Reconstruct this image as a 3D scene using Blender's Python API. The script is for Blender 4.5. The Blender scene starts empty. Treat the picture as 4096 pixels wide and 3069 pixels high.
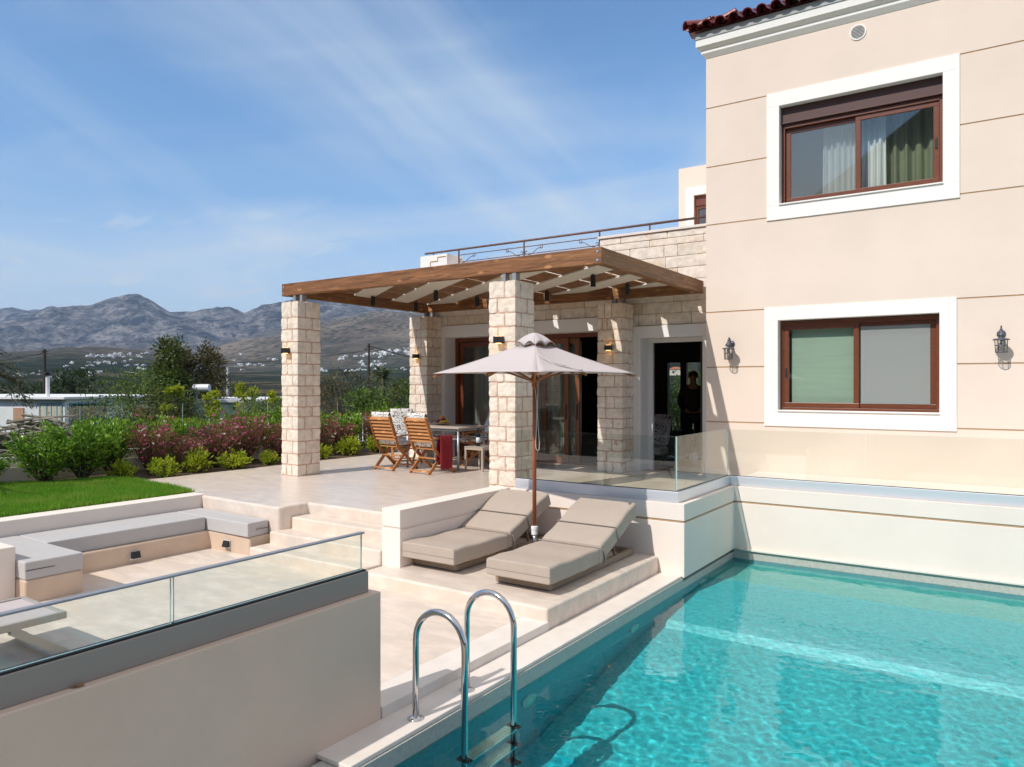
import bpy, bmesh, math, random
import numpy as np
from mathutils import Vector, Matrix, noise as mnoise
random.seed(7)
RNG = np.random.default_rng(11)
R = math.radians
C = bpy.context.scene.collection
SC = bpy.context.scene
# ------------------------------------------------------------------ camera, sky, sun, exposure
YAW = R(34.2)
cam = bpy.data.cameras.new('camera'); cam_o = bpy.data.objects.new('camera', cam); C.objects.link(cam_o)
cam_o.location = (0, 0, 1.525); cam_o.rotation_euler = (R(90), 0, YAW)
cam.sensor_width = 36; cam.lens = 36 * 2950 / 4096; cam.shift_y = -(1540 - 1534.5) / 4096 * -1
cam.clip_start = .05; cam.clip_end = 30000
SC.camera = cam_o
SC.view_settings.view_transform = 'Standard'; SC.view_settings.look = 'None'
SC.view_settings.gamma = 1; SC.view_settings.exposure = 0.0
SC.render.film_transparent = False
try:
    SC.cycles.use_denoising = True; SC.cycles.max_bounces = 10; SC.cycles.transparent_max_bounces = 24
    SC.cycles.transmission_bounces = 8; SC.cycles.sample_clamp_indirect = 6
    SC.cycles.caustics_refractive = True; SC.cycles.caustics_reflective = False
except Exception: pass
TOSUN = Vector((-.22, -1, 1.0)).normalized()
EL = math.asin(TOSUN.z); AZ = math.atan2(TOSUN.x, TOSUN.y)
sl = bpy.data.lights.new('sun', 'SUN'); sl.energy = 4.2; sl.angle = R(.5); sl.color = (1, .945, .885)
so = bpy.data.objects.new('sun', sl); C.objects.link(so)
so.rotation_euler = TOSUN.to_track_quat('Z', 'Y').to_euler(); so.location = (-3, -12, 14)
W = bpy.data.worlds.new('World'); SC.world = W; W.use_nodes = True
nt = W.node_tree; nt.nodes.clear()
def N(tree, typ, **kw):
    n = tree.nodes.new(typ)
    for k, v in kw.items():
        if k in n.inputs: n.inputs[k].default_value = v
        else: setattr(n, k, v)
    return n
def LK(tree, a, b): tree.links.new(a, b)
sky = N(nt, 'ShaderNodeTexSky', sky_type='NISHITA', sun_disc=False, sun_elevation=EL, sun_rotation=AZ,
        altitude=100, air_density=1.0, dust_density=.2, ozone_density=3.0)
tc = N(nt, 'ShaderNodeTexCoord')
sep = N(nt, 'ShaderNodeSeparateXYZ'); LK(nt, tc.outputs['Generated'], sep.inputs[0])
def WM(op, a, b=None, c=None):
    n = N(nt, 'ShaderNodeMath', operation=op)
    for i, v in enumerate((a, b, c)):
        if v is None: continue
        if isinstance(v, (int, float)): n.inputs[i].default_value = v
        else: LK(nt, v, n.inputs[i])
    return n.outputs[0]
zc = WM('MAXIMUM', WM('ADD', sep.outputs[2], .16), .02)
cx = WM('DIVIDE', sep.outputs[0], zc); cy = WM('DIVIDE', sep.outputs[1], zc)
def cloud(ang, sx, sy, scale, det, rough, lo, hi, dist=.6, off=(0, 0)):
    ca, sa = math.cos(ang), math.sin(ang)
    px = WM('ADD', WM('MULTIPLY', WM('ADD', WM('MULTIPLY', cx, ca), WM('MULTIPLY', cy, sa)), sx), off[0])
    py = WM('ADD', WM('MULTIPLY', WM('SUBTRACT', WM('MULTIPLY', cy, ca), WM('MULTIPLY', cx, sa)), sy), off[1])
    cmb = N(nt, 'ShaderNodeCombineXYZ'); LK(nt, px, cmb.inputs[0]); LK(nt, py, cmb.inputs[1])
    nz = N(nt, 'ShaderNodeTexNoise', Scale=scale, Detail=det, Roughness=rough, Distortion=dist)
    LK(nt, cmb.outputs[0], nz.inputs['Vector'])
    mr = N(nt, 'ShaderNodeMapRange'); mr.interpolation_type = 'SMOOTHSTEP'
    LK(nt, nz.outputs[0], mr.inputs[0]); mr.inputs[1].default_value = lo; mr.inputs[2].default_value = hi
    return mr.outputs[0]
cir = cloud(R(108), .5, 1.35, .95, 6, .52, .40, .84, .9, (2.6, 1.4))
cir2 = cloud(R(28), .6, 1.2, .9, 6, .52, .42, .82, 1.2, (6.2, 3.1))
cum = cloud(0, 1, 2.2, 1.9, 8, .6, .54, .70, .4, (2.2, .7))
lowband = N(nt, 'ShaderNodeMapRange'); LK(nt, sep.outputs[2], lowband.inputs[0])
lowband.inputs[1].default_value = .26; lowband.inputs[2].default_value = .12
fac = WM('MINIMUM', WM('ADD', WM('ADD', WM('MULTIPLY', cir, .74), WM('MULTIPLY', cir2, .58)),
         WM('MULTIPLY', WM('MULTIPLY', cum, lowband.outputs[0]), 1.0)), .85)
hz = N(nt, 'ShaderNodeMapRange'); LK(nt, sep.outputs[2], hz.inputs[0])
hz.inputs[1].default_value = .24; hz.inputs[2].default_value = 0; hz.inputs[3].default_value = 0; hz.inputs[4].default_value = .72
fac = WM('SUBTRACT', 1, WM('MULTIPLY', WM('SUBTRACT', 1, fac), WM('SUBTRACT', 1, hz.outputs[0])))
zv = N(nt, 'ShaderNodeMapRange'); LK(nt, sep.outputs[2], zv.inputs[0]); zv.inputs[1].default_value = .52; zv.inputs[2].default_value = .8; zv.inputs[4].default_value = .75  # warm overhead veil above the view, added to make the shade less blue
mixc = N(nt, 'ShaderNodeMix', data_type='RGBA'); LK(nt, fac, mixc.inputs[0])
tl_ = N(nt, 'ShaderNodeMapRange'); LK(nt, sep.outputs[2], tl_.inputs[0]); tl_.inputs[1].default_value = .34; tl_.inputs[2].default_value = .05
tcl = N(nt, 'ShaderNodeMix', data_type='RGBA'); LK(nt, tl_.outputs[0], tcl.inputs[0]); tcl.inputs[6].default_value = (.92, 1.12, 1.20, 1); tcl.inputs[7].default_value = (1.0, .99, 1.02, 1)
tint = N(nt, 'ShaderNodeMix', data_type='RGBA', blend_type='MULTIPLY'); tint.inputs[0].default_value = 1; LK(nt, tcl.outputs[2], tint.inputs[7])
LK(nt, sky.outputs[0], tint.inputs[6]); LK(nt, tint.outputs[2], mixc.inputs[6]); mixc.inputs[7].default_value = (4.6, 5.3, 6.0, 1)
mixz = N(nt, 'ShaderNodeMix', data_type='RGBA'); LK(nt, zv.outputs[0], mixz.inputs[0]); LK(nt, mixc.outputs[2], mixz.inputs[6]); mixz.inputs[7].default_value = (6.3, 5.9, 5.4, 1)
bg = N(nt, 'ShaderNodeBackground', Strength=.15); LK(nt, mixz.outputs[2], bg.inputs[0])
wo = N(nt, 'ShaderNodeOutputWorld'); LK(nt, bg.outputs[0], wo.inputs[0])

# ------------------------------------------------------------------ helpers
ORG = {}
def link(o, parent=None):
    C.objects.link(o)
    if parent is not None: o.parent = parent
    return o
def thing(name, label, cat, loc=(0, 0, 0), group=None):
    o = bpy.data.objects.new(name, None); link(o); o.location = loc; o.empty_display_size = .1
    o['label'] = label; o['category'] = cat
    if group: o['group'] = group
    ORG[o] = Vector(loc); return o
def tag(o, label=None, cat=None, group=None, kind=None):
    if label: o['label'] = label
    if cat: o['category'] = cat
    if group: o['group'] = group
    if kind: o['kind'] = kind
    return o
def root_org(p):
    while p is not None:
        if p in ORG: return ORG[p]
        p = p.parent
    return Vector((0, 0, 0))
def copy_tree(o, parent=None):
    c = o.copy(); C.objects.link(c)
    if parent is not None: c.parent = parent; c.matrix_parent_inverse = Matrix.Identity(4)
    for ch in list(o.children): copy_tree(ch, c)
    return c
def raw(name, V, Fc, mats, parent=None, smooth=False, mi=None, bevel=0, seg=2, auto=None, loc=None):
    me = bpy.data.meshes.new(name)
    V = np.asarray(V, dtype=float).reshape(-1, 3)
    o0 = root_org(parent)
    if loc is not None: o0 = Vector(loc)
    V = V - np.array(o0)
    me.from_pydata(V.tolist() if len(V) < 400000 else V, [], Fc)
    for m in (mats if isinstance(mats, (list, tuple)) else [mats]): me.materials.append(m)
    if mi is not None: me.polygons.foreach_set('material_index', np.asarray(mi, dtype=np.int32))
    if smooth: me.polygons.foreach_set('use_smooth', np.ones(len(me.polygons), dtype=bool))
    me.update()
    o = bpy.data.objects.new(name, me); link(o, parent)
    if loc is not None: o.location = loc
    if bevel:
        b = o.modifiers.new('bevel', 'BEVEL'); b.width = bevel; b.segments = seg; b.limit_method = 'ANGLE'; b.angle_limit = R(40)
        b.harden_normals = False
    return o
class MB:
    def __init__(s): s.v = []; s.f = []; s.m = []
    def add(s, V, Fc, mi=0):
        n = len(s.v); s.v += [tuple(p) for p in V]; s.f += [tuple(i + n for i in q) for q in Fc]; s.m += [mi] * len(Fc); return s
    def box(s, x0, x1, y0, y1, z0, z1, mi=0):
        return s.add([(x0, y0, z0), (x1, y0, z0), (x1, y1, z0), (x0, y1, z0), (x0, y0, z1), (x1, y0, z1), (x1, y1, z1), (x0, y1, z1)],
              [(0, 3, 2, 1), (4, 5, 6, 7), (0, 1, 5, 4), (1, 2, 6, 5), (2, 3, 7, 6), (3, 0, 4, 7)], mi)
    def frustum(s, x0, x1, y0, y1, z0, o0, z1, o1, mi=0):
        V = []
        for z, o in ((z0, o0), (z1, o1)): V += [(x0 - o, y0 - o, z), (x1 + o, y0 - o, z), (x1 + o, y1 + o, z), (x0 - o, y1 + o, z)]
        return s.add(V, [(0, 3, 2, 1), (4, 5, 6, 7), (0, 1, 5, 4), (1, 2, 6, 5), (2, 3, 7, 6), (3, 0, 4, 7)], mi)
    def prism(s, pts, z0, z1, mi=0):
        n = len(pts)
        return s.add([(x, y, z0) for x, y in pts] + [(x, y, z1) for x, y in pts],
              [tuple(range(n - 1, -1, -1)), tuple(range(n, 2 * n))] + [(i, (i + 1) % n, n + (i + 1) % n, n + i) for i in range(n)], mi)
    def extr(s, pts, axis, a0, a1, mi=0):     # pts in the plane perpendicular to axis: x -> (y,z); y -> (x,z)
        n = len(pts)
        mk = (lambda p, a: (a, p[0], p[1])) if axis == 'x' else (lambda p, a: (p[0], a, p[1]))
        return s.add([mk(p, a0) for p in pts] + [mk(p, a1) for p in pts],
              [tuple(range(n - 1, -1, -1)), tuple(range(n, 2 * n))] + [(i, (i + 1) % n, n + (i + 1) % n, n + i) for i in range(n)], mi)
    def bar(s, a, b, w, h, up=(0, 0, 1), mi=0, w2=None, h2=None):
        a = Vector(a); b = Vector(b); d = (b - a).normalized(); u = Vector(up)
        sd = d.cross(u)
        if sd.length < 1e-4: sd = d.cross(Vector((0, 1, 0)))
        sd.normalize(); u = sd.cross(d)
        w2 = w if w2 is None else w2; h2 = h if h2 is None else h2
        V = [p + sd * (sx * ww / 2) + u * (sz * hh / 2) for p, ww, hh in ((a, w, h), (b, w2, h2)) for sx, sz in ((-1, -1), (1, -1), (1, 1), (-1, 1))]
        return s.add(V, [(3, 2, 1, 0), (4, 5, 6, 7), (0, 1, 5, 4), (1, 2, 6, 5), (2, 3, 7, 6), (3, 0, 4, 7)], mi)
    def tube(s, pts, r, n=10, mi=0, closed=False):
        pts = [Vector(p) for p in pts]; rs = r if isinstance(r, (list, tuple)) else [r] * len(pts)
        V = []; prev = None
        for i, p in enumerate(pts):
            d = (pts[min(i + 1, len(pts) - 1)] - pts[max(i - 1, 0)]).normalized()
            if prev is None:
                u = d.cross(Vector((0, 0, 1)))
                if u.length < 1e-3: u = d.cross(Vector((0, 1, 0)))
            else: u = prev - d * prev.dot(d)
            u.normalize(); prev = u; w = d.cross(u)
            V += [p + (u * math.cos(2 * math.pi * k / n) + w * math.sin(2 * math.pi * k / n)) * rs[i] for k in range(n)]
        Fc = [(i * n + k, i * n + (k + 1) % n, (i + 1) * n + (k + 1) % n, (i + 1) * n + k) for i in range(len(pts) - 1) for k in range(n)]
        Fc += [tuple(range(n - 1, -1, -1)), tuple(range((len(pts) - 1) * n, len(pts) * n))]
        return s.add(V, Fc, mi)
    def lathe(s, prof, c, n=20, mi=0, axis='z'):
        V = []; Fc = []
        for r, z in prof:
            for k in range(n):
                a = 2 * math.pi * k / n; p = (r * math.cos(a), r * math.sin(a), z)
                if axis == 'y': p = (p[0], p[2], p[1])
                if axis == 'x': p = (p[2], p[0], p[1])
                V.append((c[0] + p[0], c[1] + p[1], c[2] + p[2]))
        for i in range(len(prof) - 1):
            for k in range(n): Fc.append((i * n + k, i * n + (k + 1) % n, (i + 1) * n + (k + 1) % n, (i + 1) * n + k))
        Fc += [tuple(range(n - 1, -1, -1)), tuple(range((len(prof) - 1) * n, len(prof) * n))]
        return s.add(V, Fc, mi)
    def ball(s, c, r, n=12, mi=0, sz=1):
        prof = [(max(r * math.sin(math.pi * i / n), 1e-4), -r * sz * math.cos(math.pi * i / n)) for i in range(n + 1)]
        return s.lathe(prof, c, n + 4, mi)
    def build(s, name, mats, parent=None, **kw): return raw(name, s.v, s.f, mats, parent, mi=s.m, **kw)
def ring(mb, ox0, ox1, oz0, oz1, ix0, ix1, iz0, iz1, y0, y1, mi=0):
    mb.box(ox0, ox1, y0, y1, iz1, oz1, mi); mb.box(ox0, ox1, y0, y1, oz0, iz0, mi)
    mb.box(ox0, ix0, y0, y1, iz0, iz1, mi); mb.box(ix1, ox1, y0, y1, iz0, iz1, mi); return mb
def holed(mb, x0, x1, z0, z1, y0, y1, holes, mi=0):
    xs = sorted({x0, x1} | {h for q in holes for h in q[:2] if x0 < h < x1}); zs = sorted({z0, z1} | {h for q in holes for h in q[2:] if z0 < h < z1})
    for i in range(len(xs) - 1):
        for j in range(len(zs) - 1):
            mx, mz = (xs[i] + xs[i + 1]) / 2, (zs[j] + zs[j + 1]) / 2
            if any(h[0] < mx < h[1] and h[2] < mz < h[3] for h in holes): continue
            mb.box(xs[i], xs[i + 1], y0, y1, zs[j], zs[j + 1], mi)
    return mb

# ------------------------------------------------------------------ materials
MATS = {}
def mat(name, col, rough=.6, metal=0, var=0, vs=4, bump=0, bs=60, island=0, spec=.5, emit=0, ecol=None, vdet=5, alpha=None, trans=0, sub=0, col2=None, stretch=None, coat=0):
    if name in MATS: return MATS[name]
    m = bpy.data.materials.new(name); m.use_nodes = True; MATS[name] = m
    t = m.node_tree; b = t.nodes['Principled BSDF']
    b.inputs['Base Color'].default_value = (*col, 1); b.inputs['Roughness'].default_value = rough; b.inputs['Metallic'].default_value = metal
    b.inputs['Specular IOR Level'].default_value = spec; b.inputs['Coat Weight'].default_value = coat
    tcn = N(t, 'ShaderNodeTexCoord'); vec = tcn.outputs['Object']
    if stretch:
        mp = N(t, 'ShaderNodeMapping'); LK(t, vec, mp.inputs[0]); mp.inputs['Scale'].default_value = stretch; vec = mp.outputs[0]
    cout = None
    if var or col2:
        nz = N(t, 'ShaderNodeTexNoise', Scale=vs, Detail=vdet, Roughness=.6); LK(t, vec, nz.inputs['Vector'])
        mr = N(t, 'ShaderNodeMapRange'); LK(t, nz.outputs[0], mr.inputs[0]); mr.inputs[1].default_value = .3; mr.inputs[2].default_value = .7
        mx = N(t, 'ShaderNodeMix', data_type='RGBA'); LK(t, mr.outputs[0], mx.inputs[0])
        c1 = [max(0, c * (1 - var)) for c in col]; c2 = col2 or [min(1, c * (1 + var)) for c in col]
        mx.inputs[6].default_value = (*c1, 1); mx.inputs[7].default_value = (*c2, 1); cout = mx.outputs[2]
    if island:
        g = N(t, 'ShaderNodeNewGeometry'); hs = N(t, 'ShaderNodeHueSaturation')
        mr2 = N(t, 'ShaderNodeMapRange'); LK(t, g.outputs['Random Per Island'], mr2.inputs[0]); mr2.inputs[3].default_value = 1 - island; mr2.inputs[4].default_value = 1 + island
        LK(t, mr2.outputs[0], hs.inputs['Value'])
        mr3 = N(t, 'ShaderNodeMapRange'); LK(t, g.outputs['Random Per Island'], mr3.inputs[0]); mr3.inputs[3].default_value = .5 + island * .06; mr3.inputs[4].default_value = .5 - island * .06
        LK(t, mr3.outputs[0], hs.inputs['Hue'])
        if cout is not None: LK(t, cout, hs.inputs['Color'])
        else: hs.inputs['Color'].default_value = (*col, 1)
        cout = hs.outputs[0]
    if cout is not None: LK(t, cout, b.inputs['Base Color'])
    if bump:
        nb = N(t, 'ShaderNodeTexNoise', Scale=bs, Detail=4); LK(t, vec, nb.inputs['Vector'])
        bp = N(t, 'ShaderNodeBump', Strength=bump, Distance=.01); LK(t, nb.outputs[0], bp.inputs['Height']); LK(t, bp.outputs[0], b.inputs['Normal'])
    if emit:
        b.inputs['Emission Color'].default_value = (*(ecol or col), 1); b.inputs['Emission Strength'].default_value = emit
    return m
def foliage(name, c1, c2, rough=.45, tr=.35):
    if name in MATS: return MATS[name]
    m = bpy.data.materials.new(name); m.use_nodes = True; MATS[name] = m; t = m.node_tree; t.nodes.clear()
    out = N(t, 'ShaderNodeOutputMaterial'); g = N(t, 'ShaderNodeNewGeometry')
    mx = N(t, 'ShaderNodeMix', data_type='RGBA'); LK(t, g.outputs['Random Per Island'], mx.inputs[0])
    mx.inputs[6].default_value = (*c1, 1); mx.inputs[7].default_value = (*c2, 1)
    p = N(t, 'ShaderNodeBsdfPrincipled', Roughness=rough); LK(t, mx.outputs[2], p.inputs['Base Color']); p.inputs['Specular IOR Level'].default_value = .35
    tl = N(t, 'ShaderNodeBsdfTranslucent'); LK(t, mx.outputs[2], tl.inputs[0])
    ms = N(t, 'ShaderNodeMixShader', Fac=tr); LK(t, p.outputs[0], ms.inputs[1]); LK(t, tl.outputs[0], ms.inputs[2]); LK(t, ms.outputs[0], out.inputs[0])
    return m
def glassmat(name, tint=(.93, .97, .95), refl=1.0, dirt=0):
    if name in MATS: return MATS[name]
    m = bpy.data.materials.new(name); m.use_nodes = True; MATS[name] = m; t = m.node_tree; t.nodes.clear()
    out = N(t, 'ShaderNodeOutputMaterial'); lw_ = N(t, 'ShaderNodeLayerWeight', Blend=.5); pw = N(t, 'ShaderNodeMath', operation='POWER'); LK(t, lw_.outputs['Facing'], pw.inputs[0]); pw.inputs[1].default_value = 5; fr = N(t, 'ShaderNodeMath', operation='MULTIPLY_ADD'); LK(t, pw.outputs[0], fr.inputs[0]); fr.inputs[1].default_value = .93; fr.inputs[2].default_value = .045
    tr = N(t, 'ShaderNodeBsdfTransparent'); tr.inputs[0].default_value = (*tint, 1)
    gl = N(t, 'ShaderNodeBsdfGlossy', Roughness=.0)
    mm = N(t, 'ShaderNodeMath', operation='MULTIPLY'); LK(t, fr.outputs[0], mm.inputs[0]); mm.inputs[1].default_value = refl
    ms = N(t, 'ShaderNodeMixShader'); LK(t, mm.outputs[0], ms.inputs[0]); LK(t, tr.outputs[0], ms.inputs[1]); LK(t, gl.outputs[0], ms.inputs[2])
    LK(t, ms.outputs[0], out.inputs[0]); return m
stucco = mat('stucco_peach', (.77, .645, .545), .85, var=.05, vs=.8, vdet=9, bump=.22, bs=90)
stucco_w = mat('stucco_cream', (.85, .74, .655), .85, var=.045, vs=1.0, vdet=9, bump=.2, bs=90)
trimw = mat('trim_white', (.86, .84, .80), .7, var=.02, vs=3, bump=.06, bs=200)
cementm = None
def microcement(name, c1, c2, c3, rough, sc=1.0):
    m = bpy.data.materials.new(name); m.use_nodes = True; t = m.node_tree; b = t.nodes['Principled BSDF']
    tcn = N(t, 'ShaderNodeTexCoord'); mp = N(t, 'ShaderNodeMapping'); LK(t, tcn.outputs['Object'], mp.inputs[0]); mp.inputs['Scale'].default_value = (.7 * sc, 1.6 * sc, 1); mp.inputs['Rotation'].default_value = (0, 0, .5)
    n1 = N(t, 'ShaderNodeTexNoise', Scale=.9, Detail=9, Roughness=.68, Distortion=1.1); LK(t, mp.outputs[0], n1.inputs['Vector'])
    n2 = N(t, 'ShaderNodeTexNoise', Scale=4.5, Detail=7, Roughness=.65, Distortion=.6); LK(t, mp.outputs[0], n2.inputs['Vector'])
    r1 = N(t, 'ShaderNodeMapRange'); LK(t, n1.outputs[0], r1.inputs[0]); r1.inputs[1].default_value = .38; r1.inputs[2].default_value = .64
    r2 = N(t, 'ShaderNodeMapRange'); LK(t, n2.outputs[0], r2.inputs[0]); r2.inputs[1].default_value = .42; r2.inputs[2].default_value = .72
    m1 = N(t, 'ShaderNodeMix', data_type='RGBA'); LK(t, r1.outputs[0], m1.inputs[0]); m1.inputs[6].default_value = (*c1, 1); m1.inputs[7].default_value = (*c2, 1)
    m2 = N(t, 'ShaderNodeMix', data_type='RGBA'); LK(t, r2.outputs[0], m2.inputs[0]); LK(t, m1.outputs[2], m2.inputs[6]); m2.inputs[7].default_value = (*c3, 1)
    LK(t, m2.outputs[2], b.inputs['Base Color'])
    rr = N(t, 'ShaderNodeMapRange'); LK(t, n2.outputs[0], rr.inputs[0]); rr.inputs[3].default_value = rough - .02; rr.inputs[4].default_value = rough + .10
    LK(t, rr.outputs[0], b.inputs['Roughness'])
    nb = N(t, 'ShaderNodeTexNoise', Scale=25, Detail=5); LK(t, tcn.outputs['Object'], nb.inputs['Vector'])
    bp = N(t, 'ShaderNodeBump', Strength=.02, Distance=.01); LK(t, nb.outputs[0], bp.inputs['Height']); LK(t, bp.outputs[0], b.inputs['Normal'])
    return m
cement_t = microcement('cement_terrace', (.70, .57, .465), (.60, .525, .455), (.77, .67, .58), .26)
cement_l = microcement('cement_patio', (.70, .57, .46), (.58, .51, .44), (.78, .675, .575), .38)
cement_b = mat('cement_tan', (.58, .44, .33), .6, var=.10, vs=3, bump=.05, bs=40)
marble = mat('coping_stone', (.74, .67, .60), .5, var=.06, vs=5, bump=.04, bs=80)
channel = mat('channel_aluminium', (.78, .80, .84), .5, metal=.8)
channel_d = mat('channel_grey', (.32, .275, .24), .6)
rubber = mat('rubber_black', (.015, .015, .017), .6)
glass = glassmat('glass_clear', (.945, .972, .955), 1.0)
glass_e = mat('glass_edge', (.42, .56, .52), .15)
wingl = glassmat('glass_window', (.90, .93, .92), 2.0)
woodb = mat('window_wood', (.15, .042, .016), .38, var=.25, vs=6, stretch=(2, 2, 14), coat=.2)
wood_o = mat('door_wood', (.20, .075, .028), .4, var=.25, vs=6, stretch=(8, 8, 1))
shutter = mat('shutter_brown', (.075, .028, .021), .45)
black = mat('black_metal', (.012, .013, .016), .45)
iron = mat('iron_grey', (.10, .11, .135), .45, metal=.5)
chrome = mat('stainless', (.62, .62, .63), .12, metal=1)
white_p = mat('white_plastic', (.78, .78, .78), .4)

def timber(name, c1, c2, axis):
    m = bpy.data.materials.new(name); m.use_nodes = True; t = m.node_tree; b = t.nodes['Principled BSDF']
    tcn = N(t, 'ShaderNodeTexCoord'); mp = N(t, 'ShaderNodeMapping'); LK(t, tcn.outputs['Object'], mp.inputs[0])
    mp.inputs['Scale'].default_value = {'x': (1.0, 9, 16), 'y': (9, 1.0, 16), 'z': (14, 14, 1)}[axis]
    n1 = N(t, 'ShaderNodeTexNoise', Scale=1.6, Detail=6, Roughness=.62, Distortion=1.6); LK(t, mp.outputs[0], n1.inputs['Vector'])
    cr = N(t, 'ShaderNodeValToRGB'); LK(t, n1.outputs[0], cr.inputs[0])
    cr.color_ramp.elements[0].position = .33; cr.color_ramp.elements[0].color = (*c1, 1); cr.color_ramp.elements[1].position = .66; cr.color_ramp.elements[1].color = (*c2, 1)
    vo = N(t, 'ShaderNodeTexVoronoi', Scale=1.0); mp2 = N(t, 'ShaderNodeMapping'); LK(t, tcn.outputs['Object'], mp2.inputs[0])
    mp2.inputs['Scale'].default_value = {'x': (3.2, 5, 7.5), 'y': (5, 3.2, 7.5), 'z': (8, 8, 4)}[axis]; LK(t, mp2.outputs[0], vo.inputs['Vector'])
    kr = N(t, 'ShaderNodeMapRange'); LK(t, vo.outputs['Distance'], kr.inputs[0]); kr.inputs[1].default_value = .10; kr.inputs[2].default_value = .24; kr.inputs[3].default_value = .75; kr.inputs[4].default_value = 0
    mx = N(t, 'ShaderNodeMix', data_type='RGBA'); LK(t, kr.outputs[0], mx.inputs[0]); LK(t, cr.outputs[0], mx.inputs[6]); mx.inputs[7].default_value = (c2[0] * 1.7, c2[1] * 1.8, c2[2] * 1.9, 1)
    LK(t, mx.outputs[2], b.inputs['Base Color']); b.inputs['Roughness'].default_value = .55
    bp = N(t, 'ShaderNodeBump', Strength=.25, Distance=.01); LK(t, n1.outputs[0], bp.inputs['Height']); LK(t, bp.outputs[0], b.inputs['Normal'])
    return m
timber_x = timber('timber_beam_long', (.10, .036, .011), (.33, .145, .050), 'x')
timber_y = timber('timber_beam_cross', (.11, .042, .012), (.29, .13, .046), 'y')
teak = timber('teak', (.33, .12, .03), (.48, .20, .06), 'y')
teak_x = timber('teak_slats', (.38, .15, .04), (.55, .25, .08), 'x')
polewood = timber('pole_wood', (.28, .07, .025), (.42, .13, .05), 'z')

def stone(name, base, mortar=False):
    m = bpy.data.materials.new(name); m.use_nodes = True; t = m.node_tree; b = t.nodes['Principled BSDF']; b.inputs['Roughness'].default_value = .88
    tcn = N(t, 'ShaderNodeTexCoord'); g = N(t, 'ShaderNodeNewGeometry')
    cr = N(t, 'ShaderNodeValToRGB'); LK(t, g.outputs['Random Per Island'], cr.inputs[0]); e = cr.color_ramp.elements
    e[0].position = 0; e[0].color = (base[0] * .95, base[1] * .93, base[2] * .9, 1); e[1].position = 1; e[1].color = (base[0] * .84, base[1] * .70, base[2] * .55, 1)
    q = e.new(.5); q.color = (*base, 1); q = e.new(.86); q.color = (base[0] * 1.05, base[1] * 1.05, base[2] * 1.04, 1)
    n1 = N(t, 'ShaderNodeTexNoise', Scale=9, Detail=8, Roughness=.7); LK(t, tcn.outputs['Object'], n1.inputs['Vector'])
    mr = N(t, 'ShaderNodeMapRange'); LK(t, n1.outputs[0], mr.inputs[0]); mr.inputs[1].default_value = .3; mr.inputs[2].default_value = .72; mr.inputs[3].default_value = .74; mr.inputs[4].default_value = 1.12
    mu = N(t, 'ShaderNodeMix', data_type='RGBA', blend_type='MULTIPLY'); mu.inputs[0].default_value = 1; LK(t, cr.outputs[0], mu.inputs[6]); LK(t, mr.outputs[0], mu.inputs[7])
    n3 = N(t, 'ShaderNodeTexNoise', Scale=3.3, Detail=8, Roughness=.75, Distortion=1); LK(t, tcn.outputs['Object'], n3.inputs['Vector'])
    r3 = N(t, 'ShaderNodeMapRange'); LK(t, n3.outputs[0], r3.inputs[0]); r3.inputs[1].default_value = .58; r3.inputs[2].default_value = .72; r3.inputs[4].default_value = .75
    m3 = N(t, 'ShaderNodeMix', data_type='RGBA'); LK(t, r3.outputs[0], m3.inputs[0]); LK(t, mu.outputs[2], m3.inputs[6]); m3.inputs[7].default_value = (.60, .36, .17, 1)
    LK(t, m3.outputs[2], b.inputs['Base Color'])
    n2 = N(t, 'ShaderNodeTexNoise', Scale=38, Detail=9, Roughness=.72); LK(t, tcn.outputs['Object'], n2.inputs['Vector'])
    bp = N(t, 'ShaderNodeBump', Strength=.7, Distance=.010); LK(t, n2.outputs[0], bp.inputs['Height']); LK(t, bp.outputs[0], b.inputs['Normal'])
    return m
stone_p = stone('pillar_stone', (.83, .735, .62))
stone_wm = stone('wall_stone', (.82, .74, .645))
mortar = mat('mortar', (.55, .37, .28), .95, var=.1, vs=20, bump=.3, bs=90)

# ------------------------------------------------------------------ terrain out to the mountains (one sheet)
def fbm(x, y, oct=5, seed=0, ridged=False):
    out = np.zeros_like(x); amp = 1; tot = 0
    rg = np.random.default_rng(seed)
    for o in range(oct):
        f = 2.0 ** o; T = rg.random((256, 256)); xx = x * f; yy = y * f
        xi = np.floor(xx).astype(int); yi = np.floor(yy).astype(int); fx = xx - xi; fy = yy - yi
        fx = fx * fx * (3 - 2 * fx); fy = fy * fy * (3 - 2 * fy); g = lambda a, b: T[a % 256, b % 256]
        v = (g(xi, yi) * (1 - fx) + g(xi + 1, yi) * fx) * (1 - fy) + (g(xi, yi + 1) * (1 - fx) + g(xi + 1, yi + 1) * fx) * fy
        if ridged: v = 1 - np.abs(2 * v - 1)
        out += v * amp; tot += amp; amp *= .5
    return out / tot
def pix_az(uD): # azimuth (from +y towards -x) of a column of the photograph, in its 2211-wide frame
    return YAW - np.arctan((np.asarray(uD, float) * 1.8526 - 2048) / 2950)
def pix_tan(uD, vD):
    a = (np.asarray(uD, float) * 1.8526 - 2048) / 2950
    return (1540 - np.asarray(vD, float) * 1.8526) / 2950 / np.sqrt(1 + a * a)
def prof(pts, az, default):
    u = np.array([p[0] for p in pts]); v = np.array([p[1] for p in pts]); A = pix_az(u); T = pix_tan(u, v)
    o = np.argsort(A); return np.interp(az, A[o], T[o], left=default, right=default)
far_p = [(-200, 672), (0, 669), (28, 665), (60, 677), (100, 673), (120, 671), (190, 676), (400, 690), (900, 700)]
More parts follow.
